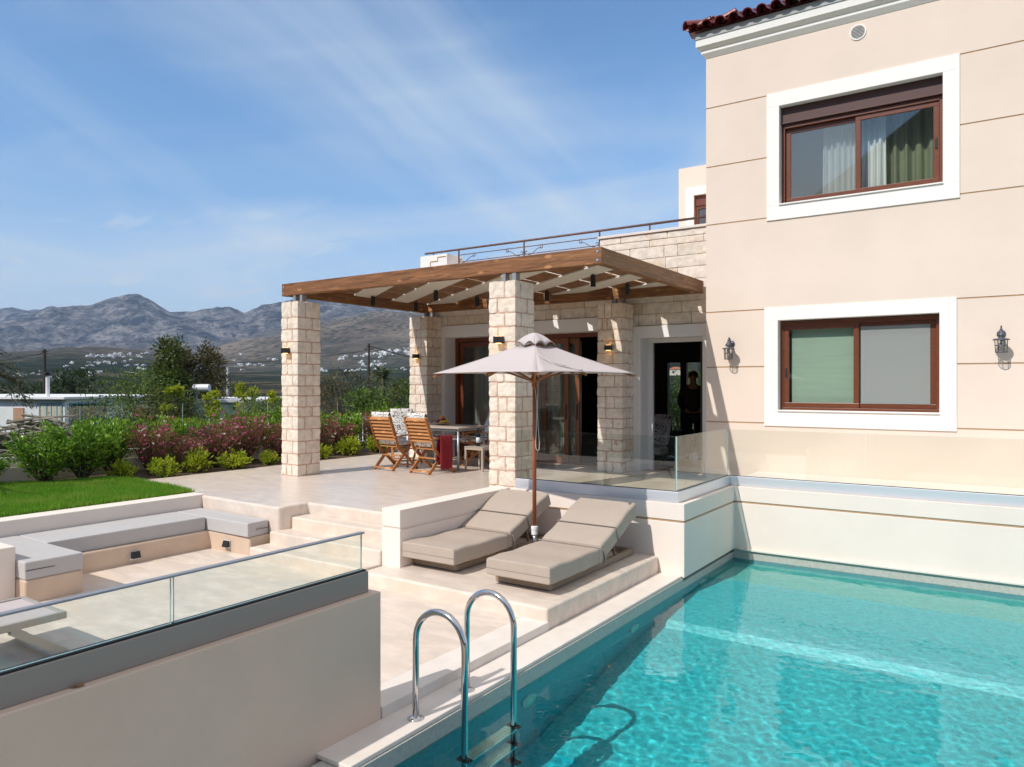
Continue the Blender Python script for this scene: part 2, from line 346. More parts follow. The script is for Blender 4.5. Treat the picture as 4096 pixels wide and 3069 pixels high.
main_p = [(-200, 700), (-60, 700), (0, 703), (60, 692), (110, 680), (130, 675), (190, 673), (219, 664), (245, 653), (267, 648), (285, 646), (301, 645), (318, 652), (332, 661), (350, 672), (366, 680),
          (393, 679), (420, 675), (445, 671), (470, 665), (493, 661), (510, 666), (527, 674), (548, 667), (565, 662), (605, 660), (640, 652), (690, 640), (740, 628), (800, 640), (880, 668), (1000, 690), (1300, 700)]
hill_p = [(-200, 800), (0, 795), (200, 790), (300, 785), (420, 775), (493, 756), (540, 742), (602, 722), (650, 707), (690, 697), (731, 690), (765, 681), (790, 672), (811, 667), (838, 668), (884, 674), (950, 684), (1100, 700), (1400, 720)]
fore_p = [(-200, 790), (0, 772), (70, 770), (150, 762), (260, 768), (360, 775), (450, 790), (560, 795), (700, 790), (900, 780), (1100, 770)]
azs = np.concatenate([np.linspace(R(-180), R(8), 200, endpoint=False), np.linspace(R(8), R(76), 620, endpoint=False), np.linspace(R(76), R(180), 120, endpoint=False)])
rs = np.concatenate([[0, 14, 18, 24, 32, 42, 56, 75, 100, 140, 200, 280], np.geomspace(360, 2000, 70), np.arange(2030, 2800, 28), np.arange(2830, 3600, 55), np.arange(3630, 4700, 24), np.geomspace(4760, 9000, 34)])
AZg, RRg = np.meshgrid(azs, rs, indexing='ij')
XX = -np.sin(AZg) * RRg; YY = np.cos(AZg) * RRg
tf = prof(far_p, azs, .075); tm = prof(main_p, azs, .07); th_ = prof(hill_p, azs, .05); tr_ = prof(fore_p, azs, .012)
wrap_ = lambda c: np.mod(azs - R(c) + math.pi, 2 * math.pi) - math.pi
back = np.exp(-(wrap_(195) / R(25)) ** 2) + .32 * np.exp(-(wrap_(180) / R(50)) ** 2)             # the steep hill behind the camera
rear = np.exp(-((azs - R(20)) / R(11)) ** 2)                                                     # rise seen through the house
PR = np.array([0, 150, 360, 700, 1250, 1700, 2600, 3300, 4400, 5000, 6300, 7200, 9000])
PT = np.stack([0 * tf, -.012 + 0 * tf, -.001 + 0 * tf, tr_ * .45, tr_, np.maximum(tr_ * 1.02, th_ * .55), th_, th_ * .85, tm, tm * .75, tf, tf * .8, tf * .5], 1)
PT[:, 1] += rear * .022; PT[:, 2] += rear * .007
PT[:, 3] += back * .22 + rear * .04; PT[:, 4] += back * .38 + rear * .05; PT[:, 5] += back * .34
ZZ = np.stack([np.interp(rs, PR, PT[i]) for i in range(len(azs))]) * RRg + 1.525
n1 = fbm(XX / 900 + 50, YY / 900 + 50, 7, 3, True); n2 = fbm(XX / 160 + 9, YY / 160 + 9, 5, 5); n3_ = fbm(XX / 420 + 21 + .3 * n2, YY / 420 + 33, 6, 13, True)
amp = np.interp(RRg, [0, 300, 1250, 2600, 4400, 6300, 9000], [0, .6, 9, 40, 75, 60, 60])
damp = 1 - .72 * np.exp(-((RRg - 2600) / 180) ** 2) - .72 * np.exp(-((RRg - 4400) / 260) ** 2) - .6 * np.exp(-((RRg - 6300) / 300) ** 2)
ZZ += (n1 - .62) * amp * 2.6 * damp + (n3_ - .62) * amp * 1.9 * np.maximum(damp, .5) + (n2 - .5) * amp * .30
near = np.interp(RRg, [0, 60, 200], [1, 1, 0]); ZZ = ZZ * (1 - near) + near * (-2.35 - RRg * .002 + (n2 - .5) * .25)
ZZ[RRg < 40] -= .0
V = np.stack([XX, YY, ZZ], -1).reshape(-1, 3); na, nr = AZg.shape
idx = np.arange(na * nr).reshape(na, nr); a = idx; b = np.roll(idx, -1, 0)
Fq = np.stack([a[:, :-1], a[:, 1:], b[:, 1:], b[:, :-1]], -1).reshape(-1, 4)
def terrain_mat():
    m = bpy.data.materials.new('terrain'); m.use_nodes = True; t = m.node_tree; b = t.nodes['Principled BSDF']; b.inputs['Roughness'].default_value = .95; b.inputs['Specular IOR Level'].default_value = .1
    g = N(t, 'ShaderNodeNewGeometry'); pos = g.outputs['Position']
    ln = N(t, 'ShaderNodeVectorMath', operation='LENGTH'); LK(t, pos, ln.inputs[0])
    def nz(s, det=8, r=.65, d=0):
        n = N(t, 'ShaderNodeTexNoise', Scale=s, Detail=det, Roughness=r, Distortion=d); LK(t, pos, n.inputs['Vector']); return n.outputs[0]
    def mr(v, a, b_, c=0, d=1):
        n = N(t, 'ShaderNodeMapRange'); LK(t, v, n.inputs[0])
        for i, k in enumerate((a, b_, c, d)): n.inputs[i + 1].default_value = k
        return n.outputs[0]
    def mx(f, A, B):
        n = N(t, 'ShaderNodeMix', data_type='RGBA')
        if isinstance(f, float): n.inputs[0].default_value = f
        else: LK(t, f, n.inputs[0])
        for i, k in ((6, A), (7, B)):
            if isinstance(k, tuple): n.inputs[i].default_value = (*k, 1)
            else: LK(t, k, n.inputs[i])
        return n.outputs[2]
    dry = mx(mr(nz(.02), .35, .65), (.20, .145, .085), (.30, .235, .155))
    scrub = mx(mr(nz(.04, 8, .8), .42, .60), (.014, .026, .014), (.075, .095, .045))
    rock = mx(mr(nz(.010, 10, .78), .44, .60), (.035, .038, .042), (.34, .315, .29)); rock = mx(mr(nz(.034, 8, .75), .50, .60), rock, (.022, .027, .028)); rock = mx(mr(nz(.026, 9, .8), .60, .66), rock, (.40, .385, .365))
    vor = N(t, 'ShaderNodeTexVoronoi', Scale=.055); LK(t, pos, vor.inputs['Vector'])
    spots = N(t, 'ShaderNodeMath', operation='MULTIPLY'); LK(t, mr(vor.outputs['Distance'], .30, .55, 1, 0), spots.inputs[0]); LK(t, mr(nz(.006, 6), .36, .54), spots.inputs[1])
    low = mx(mr(nz(.006, 9, .75, .5), .50, .60), scrub, dry)
    low = mx(spots.outputs[0], low, scrub)
    valley = mx(mr(nz(.008, 9, .78, .5), .54, .60), scrub, dry)
    brown = mx(mr(nz(.0045, 10, .75), .42, .60), (.15, .115, .08), (.34, .27, .195)); brown = mx(spots.outputs[0], brown, scrub)
    brown = mx(mr(nz(.03, 8, .78), .60, .66), brown, (.36, .33, .28))
    c = mx(mr(ln.outputs[1], 900, 1900), valley, brown); c = mx(mr(ln.outputs[1], 3000, 3700), c, rock)
    c = mx(mr(ln.outputs[1], 60, 160), low, c)
    LK(t, c, b.inputs['Base Color'])
    bp = N(t, 'ShaderNodeBump', Strength=1.0, Distance=34); LK(t, nz(.017, 10, .78), bp.inputs['Height']); LK(t, bp.outputs[0], b.inputs['Normal'])
    return m
terr = raw('terrain', V, Fq.tolist(), terrain_mat(), smooth=True); tag(terr, kind='structure')
def ground_z(x, y):
    r = math.hypot(x, y)
    az = math.atan2(-x, y); i = int(np.argmin(np.abs(azs - az))); return float(np.interp(r, rs, ZZ[i]))

# ------------------------------------------------------------------ terrace, patio, pool
def struct(o): return tag(o, kind='structure')
mb = MB(); mb.prism([(-11.55, 6.31), (-10.4, 6.22), (-9.55, 6.10), (-9.27, 6.02), (-7.66, 5.95), (-7.58, 5.97), (-7.56, 6.05), (-7.56, 6.43), (-5.74, 6.43), (-5.74, 8.01), (-3.30, 8.02), (-3.30, 12.05), (-10.52, 12.05), (-10.52, 20), (-11.6, 20)], -2.4, 0)
struct(mb.build('terrace', cement_t, bevel=.03, seg=3))
tile = bpy.data.materials.new('floor_tile'); tile.use_nodes = True
t = tile.node_tree; bs_ = t.nodes['Principled BSDF']; br = N(t, 'ShaderNodeTexBrick', Scale=1.0); tcn = N(t, 'ShaderNodeTexCoord'); LK(t, tcn.outputs['Object'], br.inputs[0])
br.offset = 0; br.inputs['Color1'].default_value = (.60, .52, .40, 1); br.inputs['Color2'].default_value = (.55, .47, .36, 1); br.inputs['Mortar'].default_value = (.40, .34, .27, 1)
br.inputs['Mortar Size'].default_value = .006; br.inputs['Brick Width'].default_value = .6; br.inputs['Row Height'].default_value = .6
LK(t, br.outputs[0], bs_.inputs['Base Color']); bs_.inputs['Roughness'].default_value = .3
mb = MB(); mb.box(-5.95, -3.32, 8.62, 12.04, .001, .005); struct(mb.build('veranda_floor', tile))
mb = MB()
for i, (y0, y1, z) in enumerate(((6.15, 6.43, -.145), (5.87, 6.15, -.29), (5.585, 5.87, -.435))): mb.box(-7.62 - .01 * i, -5.735, y0, y1 + (.02 if i else -.001), -1.2, z)
struct(mb.build('steps', cement_l, bevel=.022, seg=3))
mb = MB(); mb.box(-12.5, -3.66, -3, 5.70, -2.4, -.565); struct(mb.build('patio', cement_l))
mb = MB(); mb.prism([(-5.70, 5.56), (-3.39, 5.545), (-3.385, 7.985), (-5.70, 7.985)], -1.2, -.447); struct(mb.build('lounging_platform', cement_l, bevel=.025, seg=3))
mb = MB(); mb.box(-3.66, -3.382, 3.48, 5.56, -1.2, -.563); struct(mb.build('border_strip', marble, bevel=.006))
mb = MB(); mb.box(-3.383, -3.10, 2.93, 7.985, -.665, -.635); mb.box(-3.0, 6.4, 9.765, 9.795, -.665, -.637); struct(mb.build('pool_coping', marble, bevel=.006))
mb = MB(); mb.box(-3.378, 9, -14, 2.50, -2.6, -2.0); struct(mb.build('bounce_terrace', mat('paving_tan', (.34, .26, .20), .8, var=.1, vs=2)))  # unseen paving added out of view to bounce warm light onto the wall
mb = MB(); mb.box(6.62, 12, -2, 11.7, -2.4, -.64); struct(mb.build('bounce_deck', cement_l))  # unseen pale deck added beside the pool for warm bounce light
# pool basin
def mosaic(name, c1, c2):
    m = bpy.data.materials.new(name); m.use_nodes = True; t = m.node_tree; bs_ = t.nodes['Principled BSDF']
    tcn = N(t, 'ShaderNodeTexCoord'); vo = N(t, 'ShaderNodeTexVoronoi', Scale=40); LK(t, tcn.outputs['Object'], vo.inputs['Vector'])
    sp = N(t, 'ShaderNodeSeparateXYZ'); LK(t, vo.outputs['Color'], sp.inputs[0])
    mxn = N(t, 'ShaderNodeMix', data_type='RGBA'); LK(t, sp.outputs[0], mxn.inputs[0]); mxn.inputs[6].default_value = (*c1, 1); mxn.inputs[7].default_value = (*c2, 1)
    LK(t, mxn.outputs[2], bs_.inputs['Base Color']); bs_.inputs['Roughness'].default_value = .4; return m
pool_t = mosaic('mosaic_water_tint', (.008, .375, .455), (.022, .52, .61)); pool_s = mosaic('mosaic_ledge', (.16, .45, .41), (.25, .57, .52)); pool_2 = mosaic('mosaic_step', (.040, .40, .44), (.08, .54, .58)); pool_g = mosaic('tile_band', (.42, .42, .38), (.50, .49, .44))  # light absorbed by water depth is put into the floor, ledge and step colours
WL = -.775
px0, px1, py0, py1, pb = -3.085, 6.4, 2.76, 9.8, -1.85
mb = MB()
mb.box(px0 - .25, px1 + .2, py0 - .2, py1 + .2, pb - .2, pb)                     # floor
mb.box(px0 - .25, px0, py0 - .2, py1 + .2, pb, WL - .03)
mb.box(px1, px1 + .2, py0 - .2, py1 + .2, pb, -.66)
mb.box(px0, px1, py0 - .2, py0, pb, WL - .004)
mb.box(px0, px1, py1, py1 + .2, pb, WL - .03)
mb.box(px0 - .25, px0, py0 - .2, 7.98, WL - .03, -.666, 3); mb.box(px0 - .25, px0, 7.98, py1 + .2, WL - .03, -.70, 3); mb.box(px0, px1, py1, py1 + .2, WL - .03, -.666, 3)
pf = [(9.799, -.99), (8.86, -.99), (8.78, -1.02), (7.30, -1.25), (7.15, -1.36), (6.6, -1.46), (5.6, -1.69), (4.8, pb + .002), (9.799, pb + .002)]  # steep lip shaped in to catch sun, imitating the glass channel's reflected line
mb.extr(pf[:2] + [(8.86, pb + .002), (9.799, pb + .002)], 'x', px0 + .001, px1 - .001, 1); mb.extr(pf[1:8] + [(8.8599, pb + .002)], 'x', px0 + .001, px1 - .001, 2)
basin = struct(mb.build('pool_basin', [pool_t, pool_s, pool_2, pool_g]))
ripples = [(random.uniform(0, 6.28), random.uniform(0, 1) * 95 + 12, random.uniform(0, 6.28)) for _ in range(60)]
gx = np.arange(px0 - .02, px1 + .021, .018); gy = np.arange(py0 - .02, py1 + .021, .018); GX, GY = np.meshgrid(gx, gy, indexing='ij'); GZ = np.zeros_like(GX)
for an, k, ph in ripples: GZ += .000135 / (max(k, 14) / 20) ** .95 * np.sin(k * (math.cos(an) * GX + math.sin(an) * GY) + ph + 1.4 * np.sin(.9 * GX * math.sin(an * 3) + 1.1 * GY) + 1.1 * np.sin(2.3 * GX - 1.7 * GY * math.cos(an)))
def water_mat():
    m = bpy.data.materials.new('water'); m.use_nodes = True; t = m.node_tree; t.nodes.clear(); out = N(t, 'ShaderNodeOutputMaterial')
    fr = N(t, 'ShaderNodeFresnel', IOR=1.33); rf = N(t, 'ShaderNodeBsdfRefraction', IOR=1.33, Roughness=0.0); rf.inputs[0].default_value = (.66, .99, .99, 1); gl = N(t, 'ShaderNodeBsdfGlossy', Roughness=0.0)
    ms = N(t, 'ShaderNodeMixShader'); LK(t, fr.outputs[0], ms.inputs[0]); LK(t, rf.outputs[0], ms.inputs[1]); LK(t, gl.outputs[0], ms.inputs[2]); LK(t, ms.outputs[0], out.inputs[0])
    return m
nxg, nyg = GX.shape; ii = np.arange(nxg * nyg).reshape(nxg, nyg)
Fw = np.stack([ii[:-1, :-1], ii[1:, :-1], ii[1:, 1:], ii[:-1, 1:]], -1).reshape(-1, 4)
water = struct(raw('pool_water', np.stack([GX, GY, GZ + WL], -1).reshape(-1, 3), Fw.tolist(), water_mat(), smooth=True))
water.cycles.is_caustics_caster = True; basin.cycles.is_caustics_receiver = True; sl.cycles.is_caustics_light = True

# ------------------------------------------------------------------ masonry helpers
def rough_block(V, Fc, x0, x1, y0, y1, z0, z1, amp=.006, n=(3, 3, 3), rnd=.008, seed=0, faces='all'):
    """a quarry-faced stone: box with subdivided faces, rounded edges and knocked surface"""
    nx, ny, nz = n; pts = {}; base = len(V)
    def vid(i, j, k):
        key = (i, j, k)
        if key in pts: return pts[key]
        p = [x0 + (x1 - x0) * i / nx, y0 + (y1 - y0) * j / ny, z0 + (z1 - z0) * k / nz]
        ed = (i in (0, nx)) + (j in (0, ny)) + (k in (0, nz)); c = ((x0 + x1) / 2, (y0 + y1) / 2, (z0 + z1) / 2)
        for a_, q, mx_ in ((0, i, nx), (1, j, ny), (2, k, nz)):
            if q in (0, mx_):
                s = -1 if q == 0 else 1
                d = amp * (mnoise.noise(Vector((p[0] * 13 + seed, p[1] * 13, p[2] * 13))) * .8 + .45 * mnoise.noise(Vector((p[0] * 37 + seed, p[1] * 37, p[2] * 37))) + .3) - (rnd * (ed - 1) if ed > 1 else 0)
                p[a_] += s * d
        V.append(tuple(p)); pts[key] = len(V) - 1; return pts[key]
    for k in range(nz):
        for i in range(nx):
            Fc.append((vid(i, 0, k), vid(i + 1, 0, k), vid(i + 1, 0, k + 1), vid(i, 0, k + 1)))
            if faces == 'all': Fc.append((vid(i + 1, ny, k), vid(i, ny, k), vid(i, ny, k + 1), vid(i + 1, ny, k + 1)))
        for j in range(ny):
            Fc.append((vid(0, j + 1, k), vid(0, j, k), vid(0, j, k + 1), vid(0, j + 1, k + 1)))
            Fc.append((vid(nx, j, k), vid(nx, j + 1, k), vid(nx, j + 1, k + 1), vid(nx, j, k + 1)))
    for i in range(nx):
        for j in range(ny):
            Fc.append((vid(i, j, nz), vid(i + 1, j, nz), vid(i + 1, j + 1, nz), vid(i, j + 1, nz)))
            Fc.append((vid(i, j + 1, 0), vid(i + 1, j + 1, 0), vid(i + 1, j, 0), vid(i, j, 0)))
def stone_pillar(x0, x1, y0, y1, z0, z1, label, seed):
    rg = random.Random(seed)
    t = thing('stone_pillar', label, 'pillar', ((x0 + x1) / 2, (y0 + y1) / 2, z0), 'stone pillars carrying the pergola')
    mb = MB(); mb.box(x0 + .005, x1 - .005, y0 + .005, y1 - .005, z0, z1 - .02); mb.build('mortar_core', mortar, t)
    V, Fc = [], []; z = z0; k = 0; g = .011
    while z < z1 - .06:
        h = rg.choice((.165, .185, .2, .21)); h = min(h, z1 - z)
        if z1 - z - h < .1: h = z1 - z
        fx = rg.uniform(.30, .40) if k % 2 else rg.uniform(.58, .70); fy = rg.uniform(.6, .7) if k % 2 else rg.uniform(.3, .4)
        xs = [x0, x0 + (x1 - x0) * fx, x1]; ys = [y0, y0 + (y1 - y0) * fy, y1]
        if rg.random() < .22: xs.insert(1, (x0 + xs[1]) / 2)
        for i in range(len(xs) - 1):
            for j in range(2):
                jx = rg.uniform(-.004, .004)
                rough_block(V, Fc, xs[i] + (g if i else jx), xs[i + 1] - (g if i < len(xs) - 2 else jx), ys[j] + (g if j else jx), ys[j + 1] - (g if not j else jx), z + g * rg.uniform(.7, 1.2), z + h - g * .8, .009, (7, 7, 6), .0025, seed * 7 + k)
        z += h; k += 1
    o = raw('stonework', V, Fc, stone_p, t, smooth=False)
    return t
stone_pillar(-10.25, -9.84, 8.14, 8.62, 0, 2.93, 'freestanding stone pillar at the garden corner of the pergola, beside the flower bed', 1)
stone_pillar(-5.91, -5.48, 8.14, 8.60, 0, 2.93, 'stone pillar directly behind the parasol, at the end of the glass balustrade', 2)
stone_pillar(-10.46, -9.99, 11.58, 12.05, 0, 2.95, 'stone pillar behind the dining set at the corner of the house wall', 3)
stone_pillar(-6.05, -5.58, 11.58, 12.05, 0, 2.95, 'stone pillar against the house between the two door openings', 4)
def stone_facing(V, Fc, x0, x1, z0, z1, y, courses, seed, holes=(), lmin=.5, lmax=1.25):
    rg = random.Random(seed); z = z0; k = 0
    while z < z1 - .03:
        h = min(courses[k % len(courses)], z1 - z); x = x0 - rg.uniform(0, .4)
        if z1 - z - h < .06: h = z1 - z
        while x < x1:
            l = rg.uniform(lmin, lmax) if rg.random() > .15 else rg.uniform(.18, .35); a, b = max(x, x0), min(x + l, x1)
            segs = [(a, b)]
            for hx0, hx1, hz0, hz1 in holes:
                if z + h > hz0 + .005 and z < hz1 - .005:
                    segs = [s for (p, q) in segs for s in (((p, min(q, hx0)), (max(p, hx1), q)) if not (q <= hx0 or p >= hx1) else ((p, q),)) if s[1] - s[0] > .03]
            for p, q in segs:
                rough_block(V, Fc, p + .006, q - .006, y - rg.uniform(.0, .004), y + .03, z + .005, z + h - .005, .005, (max(2, int((q - p) / .05)), 1, 5), .002, seed + k, 'front')
            x += l
        z += h; k += 1

# ------------------------------------------------------------------ the villa (one building: rendered block + stone wing)
villa = thing('villa', 'large peach rendered villa with stone clad wing and red tiled roof beside the pool', 'house', (-4.14, 11.72, 0))
FY = 11.72
holes = [(-3.01, -.76, 4.26, 5.85), (-3.03, -.81, 1.09, 2.55)]
mb = MB(); holed(mb, -4.14 + .006, 6.3, -.2, 6.84, FY + .012, FY + .30, holes)
gz = [-.1, .93, 1.81, 2.70, 4.12, 5.06, 6.02, 6.838]
for i in range(len(gz) - 1): holed(mb, -4.14, 6.306, gz[i] + (.010 if i else 0), gz[i + 1] - .010, FY, FY + .0135, holes, 0)
mb.box(-4.139, -3.84, FY + .302, 19.7, -.2, 6.838); mb.box(6.0, 6.3, FY + .302, 19.7, -.2, 6.838); mb.box(-3.838, 5.998, 19.4, 19.7, -.2, 6.838)
mb.build('wall', stucco, villa)
mb = MB(); mb.box(-3.838, 5.998, FY + .302, 19.398, 2.95, 3.2); mb.box(-3.838, 5.998, FY + .302, 19.398, -.2, 0); mb.box(-3.838, 5.998, 13.8, 13.95, .002, 6.8); mb.build('inner_floor', mat('inner_plaster', (.5, .46, .4), .9), villa)
gm = mat('groove_tan', (.50, .32, .18), .9)
mb = MB()
for z in gz[1:-1]:
    hs = [(-3.30, -.62)] if z > 4.0 and 4.05 < z < 6.03 or .85 < z < 2.73 else []
    xs = [(-4.136, -3.18), (-.62, 6.3)] if hs else [(-4.136, 6.3)]
    for a_, b_ in xs: mb.box(a_, b_, FY + .008, FY + .0115, z - .0095, z + .0095)
mb.build('wall_groove', gm, villa)
# eaves
mb = MB(); mb.frustum(-4.14, 6.3, FY, 19.7, 6.835, .005, 6.905, .061); mb.frustum(-4.14, 6.3, FY, 19.7, 6.905, .061, 6.955, .061); mb.frustum(-4.14, 6.3, FY, 19.7, 6.955, .075, 7.005, .128); mb.frustum(-4.14, 6.3, FY, 19.7, 7.005, .128, 7.12, .128)
mb.build('cornice', mat('cornice_white', (.80, .79, .74), .75, bump=.05, bs=120), villa)
mb = MB(); mb.frustum(-4.14, 6.3, FY, 19.7, 7.121, .142, 7.215, .146); mb.build('fascia', mat('fascia_grey', (.42, .44, .43), .8, var=.06, vs=6), villa)
tilem = mat('roof_tile', (.16, .026, .022), .32, var=.25, vs=7, island=.25, bump=.08, bs=60, coat=.15)
V, Fc = [], []
def half_tube(p0, p1, r0, r1, upv, n=8, th=.014):
    p0 = Vector(p0); p1 = Vector(p1); d = (p1 - p0).normalized(); sd = d.cross(Vector(upv)).normalized(); u = sd.cross(d); b0 = len(V)
    for p, r in ((p0, r0), (p1, r1)):
        for rr in (r, r - th):
            for k in range(n + 1):
                a_ = math.pi * k / n; V.append(tuple(p + sd * (math.cos(a_) * rr) + u * (math.sin(a_) * rr)))
    m_ = n + 1
    for k in range(n):
        Fc.append((b0 + k, b0 + k + 1, b0 + 2 * m_ + k + 1, b0 + 2 * m_ + k)); Fc.append((b0 + m_ + k + 1, b0 + m_ + k, b0 + 3 * m_ + k, b0 + 3 * m_ + k + 1))
        Fc.append((b0 + k + 1, b0 + k, b0 + m_ + k, b0 + m_ + k + 1))
pit = math.tan(R(20)); ex, ey, ez = -4.14 - .255, FY - .255, 7.235
for c in range(49):
    x = -4.26 + c * .215
    for rw in range(9):
        y = ey + rw * .34
        if (x - ex) < (y - ey) - .05: continue
        half_tube((x, y, ez + (y - ey) * pit + .03), (x, y + .39, ez + (y + .39 - ey) * pit + .008), .088, .072, (0, 0, 1))
        half_tube((x + .107, y + .39, ez + (y + .39 - ey) * pit + .055), (x + .107, y, ez + (y - ey) * pit + .062), .075, .085, (0, 0, -1))
for c in range(36):
    y = FY - .12 + c * .215
    for rw in range(9):
        x = ex + rw * .34
        if (y - ey) < (x - ex) - .05: continue
        half_tube((x, y, ez + (x - ex) * pit + .03), (x + .39, y, ez + (x + .39 - ex) * pit + .008), .088, .072, (0, 0, 1))
        half_tube((x + .39, y + .107, ez + (x + .39 - ex) * pit + .055), (x, y + .107, ez + (x - ex) * pit + .062), .075, .085, (0, 0, -1))
for k in range(9):
    a0 = k * .34; half_tube((ex + a0, ey + a0, ez + a0 * pit + .075), (ex + a0 + .38, ey + a0 + .38, ez + (a0 + .38) * pit + .05), .105, .085, (0, 0, 1))
base = len(V); V += [(ex + .05, ey + .05, ez - .01), (6.5, ey + .05, ez - .01), (6.5, 15.7, ez + 4.2 * pit), (-.2, 15.7, ez + 4.2 * pit), (ex + .05, 19.9, ez - .01)]
Fc += [(base, base + 1, base + 2, base + 3), (base, base + 3, base + 4)]
raw('roof', V, Fc, tilem, villa, smooth=False)
# vent grille
mb = MB(); mb.lathe([(.090, FY - .002), (.096, FY - .014), (.112, FY - .014), (.112, FY - .0005)], (-1.87, 0, 6.66), 24, 0, 'y')
vt = mb.build('vent', trimw, villa)
mb = MB()
for k in range(9):
    z = 6.66 - .08 + k * .02; w = math.sqrt(max(.092 ** 2 - (z - 6.66) ** 2, .0001)); mb.box(-1.87 - w, -1.87 + w, FY - .011, FY - .009, z - .0025, z + .0025, 1)
mb.lathe([(.001, FY - .0045), (.089, FY - .0045), (.089, FY - .004)], (-1.87, 0, 6.66), 20, 0, 'y')
mb.build('grille', [black, trimw], vt)

def window(name, ox, oz, tx, tz, upper):
    (x0, x1), (z0, z1) = ox, oz
    w = MB(); ring(w, tx[0], tx[1], tz[0], tz[1], x0, x1, z0, z1, FY - .022, FY + .0115)
    ring(w, x0 - .029, x1 + .029, z0 - .029, z1 + .029, x0, x1, z0, z1, FY + .012, FY + .24)
    fr = w.build(name, trimw, villa, bevel=.003, seg=1)
    mb = MB(); mb.box(x0 - .005, x1 + .005, FY - .045, FY + .14, z0 - .001, z0 + .02); mb.build('sill', trimw, fr, bevel=.004)
    zt = z1
    if upper:
        zt = z1 - .25; mb = MB(); mb.box(x0 + .002, x1 - .002, FY + .10, FY + .23, zt + .01, z1 - .002); mb.box(x0 + .001, x1 - .001, FY + .075, FY + .229, zt - .012, zt + .009); mb.build('shutter_box', shutter, fr, bevel=.004)
    b0 = z0 + .022; y0 = FY + .13; f = .05
    mb = MB(); ring(mb, x0 + .002, x1 - .002, b0, zt - .014, x0 + f, x1 - f, b0 + .035, zt - .07, y0, y0 + .10)
    mb.box(x0 + f, x1 - f, y0 - .012, y0 + .02, zt - .074, zt - .055); mb.build('frame', woodb, fr, bevel=.003)
    xm = (x0 + x1) / 2; s = .075; L0, L1, B0, B1 = x0 + f + .001, x1 - f - .001, b0 + .036, zt - .071
    for k, (a_, b_, yy) in enumerate(((L0, xm + .04, y0 + (.05 if upper else .012)), (xm - .04, L1, y0 + (.012 if upper else .05)))):
        mb = MB(); ring(mb, a_, b_, B0, B1, a_ + s, b_ - s, B0 + s, B1 - s, yy, yy + .036); sh = mb.build('sash', woodb, fr, bevel=.006)
        mb = MB(); mb.box(a_ + s + .0005, b_ - s - .0005, yy + .012, yy + .020, B0 + s + .0005, B1 - s - .0005); mb.build('pane', wingl, sh)
        if k == (1 if upper else 0):
            hx = (b_ - s / 2) if upper else (a_ + s / 2); hz = (B0 + B1) / 2 + (-.02 if upper else -.1)
            mb = MB(); mb.box(hx - .014, hx + .014, yy - .012, yy - .0005, hz - .075, hz + .075); mb.build('handle', black, sh, bevel=.004)
    return fr
uw = window('window', (-2.98, -.80), (4.29, 5.82), (-3.17, -.60), (4.07, 6.03), True)
lw = window('window', (-3.0, -.84), (1.12, 2.52), (-3.205, -.635), (.89, 2.72), False)
uw['label'] = 'upper window with shutter box, sheer and green curtains'; lw['label'] = 'lower window with pale green blind and insect screen'
def curtain(name, x0, x1, z0, z1, y, m, parent, amp=.03, per=.11, seed=1):
    rg = random.Random(seed); n = int((x1 - x0) / .008); V = []; ph = 0
    for i in range(n + 1):
        x = x0 + (x1 - x0) * i / n; ph += .008 / per * 6.28 * rg.uniform(.6, 1.4)
        for k in range(7):
            zz = z0 + (z1 - z0) * k / 6; V.append((x + .012 * math.sin(ph * .7 + k * .25), y + amp * (math.sin(ph) + .4 * math.sin(ph * 1.7 + k * .3)), zz))
    Fc = [(i * 7 + k, (i + 1) * 7 + k, (i + 1) * 7 + k + 1, i * 7 + k + 1) for i in range(n) for k in range(6)]
    o = raw(name, V, Fc, m, parent, smooth=True); so_ = o.modifiers.new('thick', 'SOLIDIFY'); so_.thickness = .003; return o
sheer = mat('sheer_fabric', (.86, .86, .84), .9); greenc = mat('green_fabric', (.30, .32, .20), .9, var=.06, vs=80)
curtain('curtain', -2.45, -1.55, 4.0, 5.75, FY + .42, sheer, uw, .028, .085, 1); curtain('curtain', -1.86, -.70, 4.0, 5.78, FY + .55, greenc, uw, .04, .16, 2)
mb = MB(); mb.box(-2.86, -1.93, FY + .25, FY + .254, 1.245, 2.50); mb.box(-2.865, -1.925, FY + .247, FY + .257, 1.225, 1.244); mb.box(-1.90, -.86, FY + .25, FY + .254, 1.245, 2.50); mb.box(-1.905, -.855, FY + .247, FY + .257, 1.225, 1.244)
mb.build('blind', mat('blind_green', (.52, .64, .50), .85, var=.06, vs=2, stretch=(1, 1, 12)), lw)
scr = bpy.data.materials.new('insect_screen'); scr.use_nodes = True; t = scr.node_tree; t.nodes.clear(); out = N(t, 'ShaderNodeOutputMaterial'); d1 = N(t, 'ShaderNodeBsdfDiffuse'); d1.inputs[0].default_value = (.42, .43, .42, 1); d2 = N(t, 'ShaderNodeBsdfTransparent'); ms = N(t, 'ShaderNodeMixShader', Fac=.55); LK(t, d1.outputs[0], ms.inputs[1]); LK(t, d2.outputs[0], ms.inputs[2]); LK(t, ms.outputs[0], out.inputs[0])
scr2 = scr.copy(); scr2.name = 'insect_screen_light'; scr2.node_tree.nodes['Mix Shader'].inputs[0].default_value = .80
mb = MB(); mb.box(-2.86, -1.94, FY + .1925, FY + .194, 4.40, 5.46); mb.build('insect_screen', scr2, uw)
mb = MB(); mb.box(-1.86, -.965, FY + .171, FY + .173, 1.25, 2.385); mb.build('insect_screen', scr, lw)

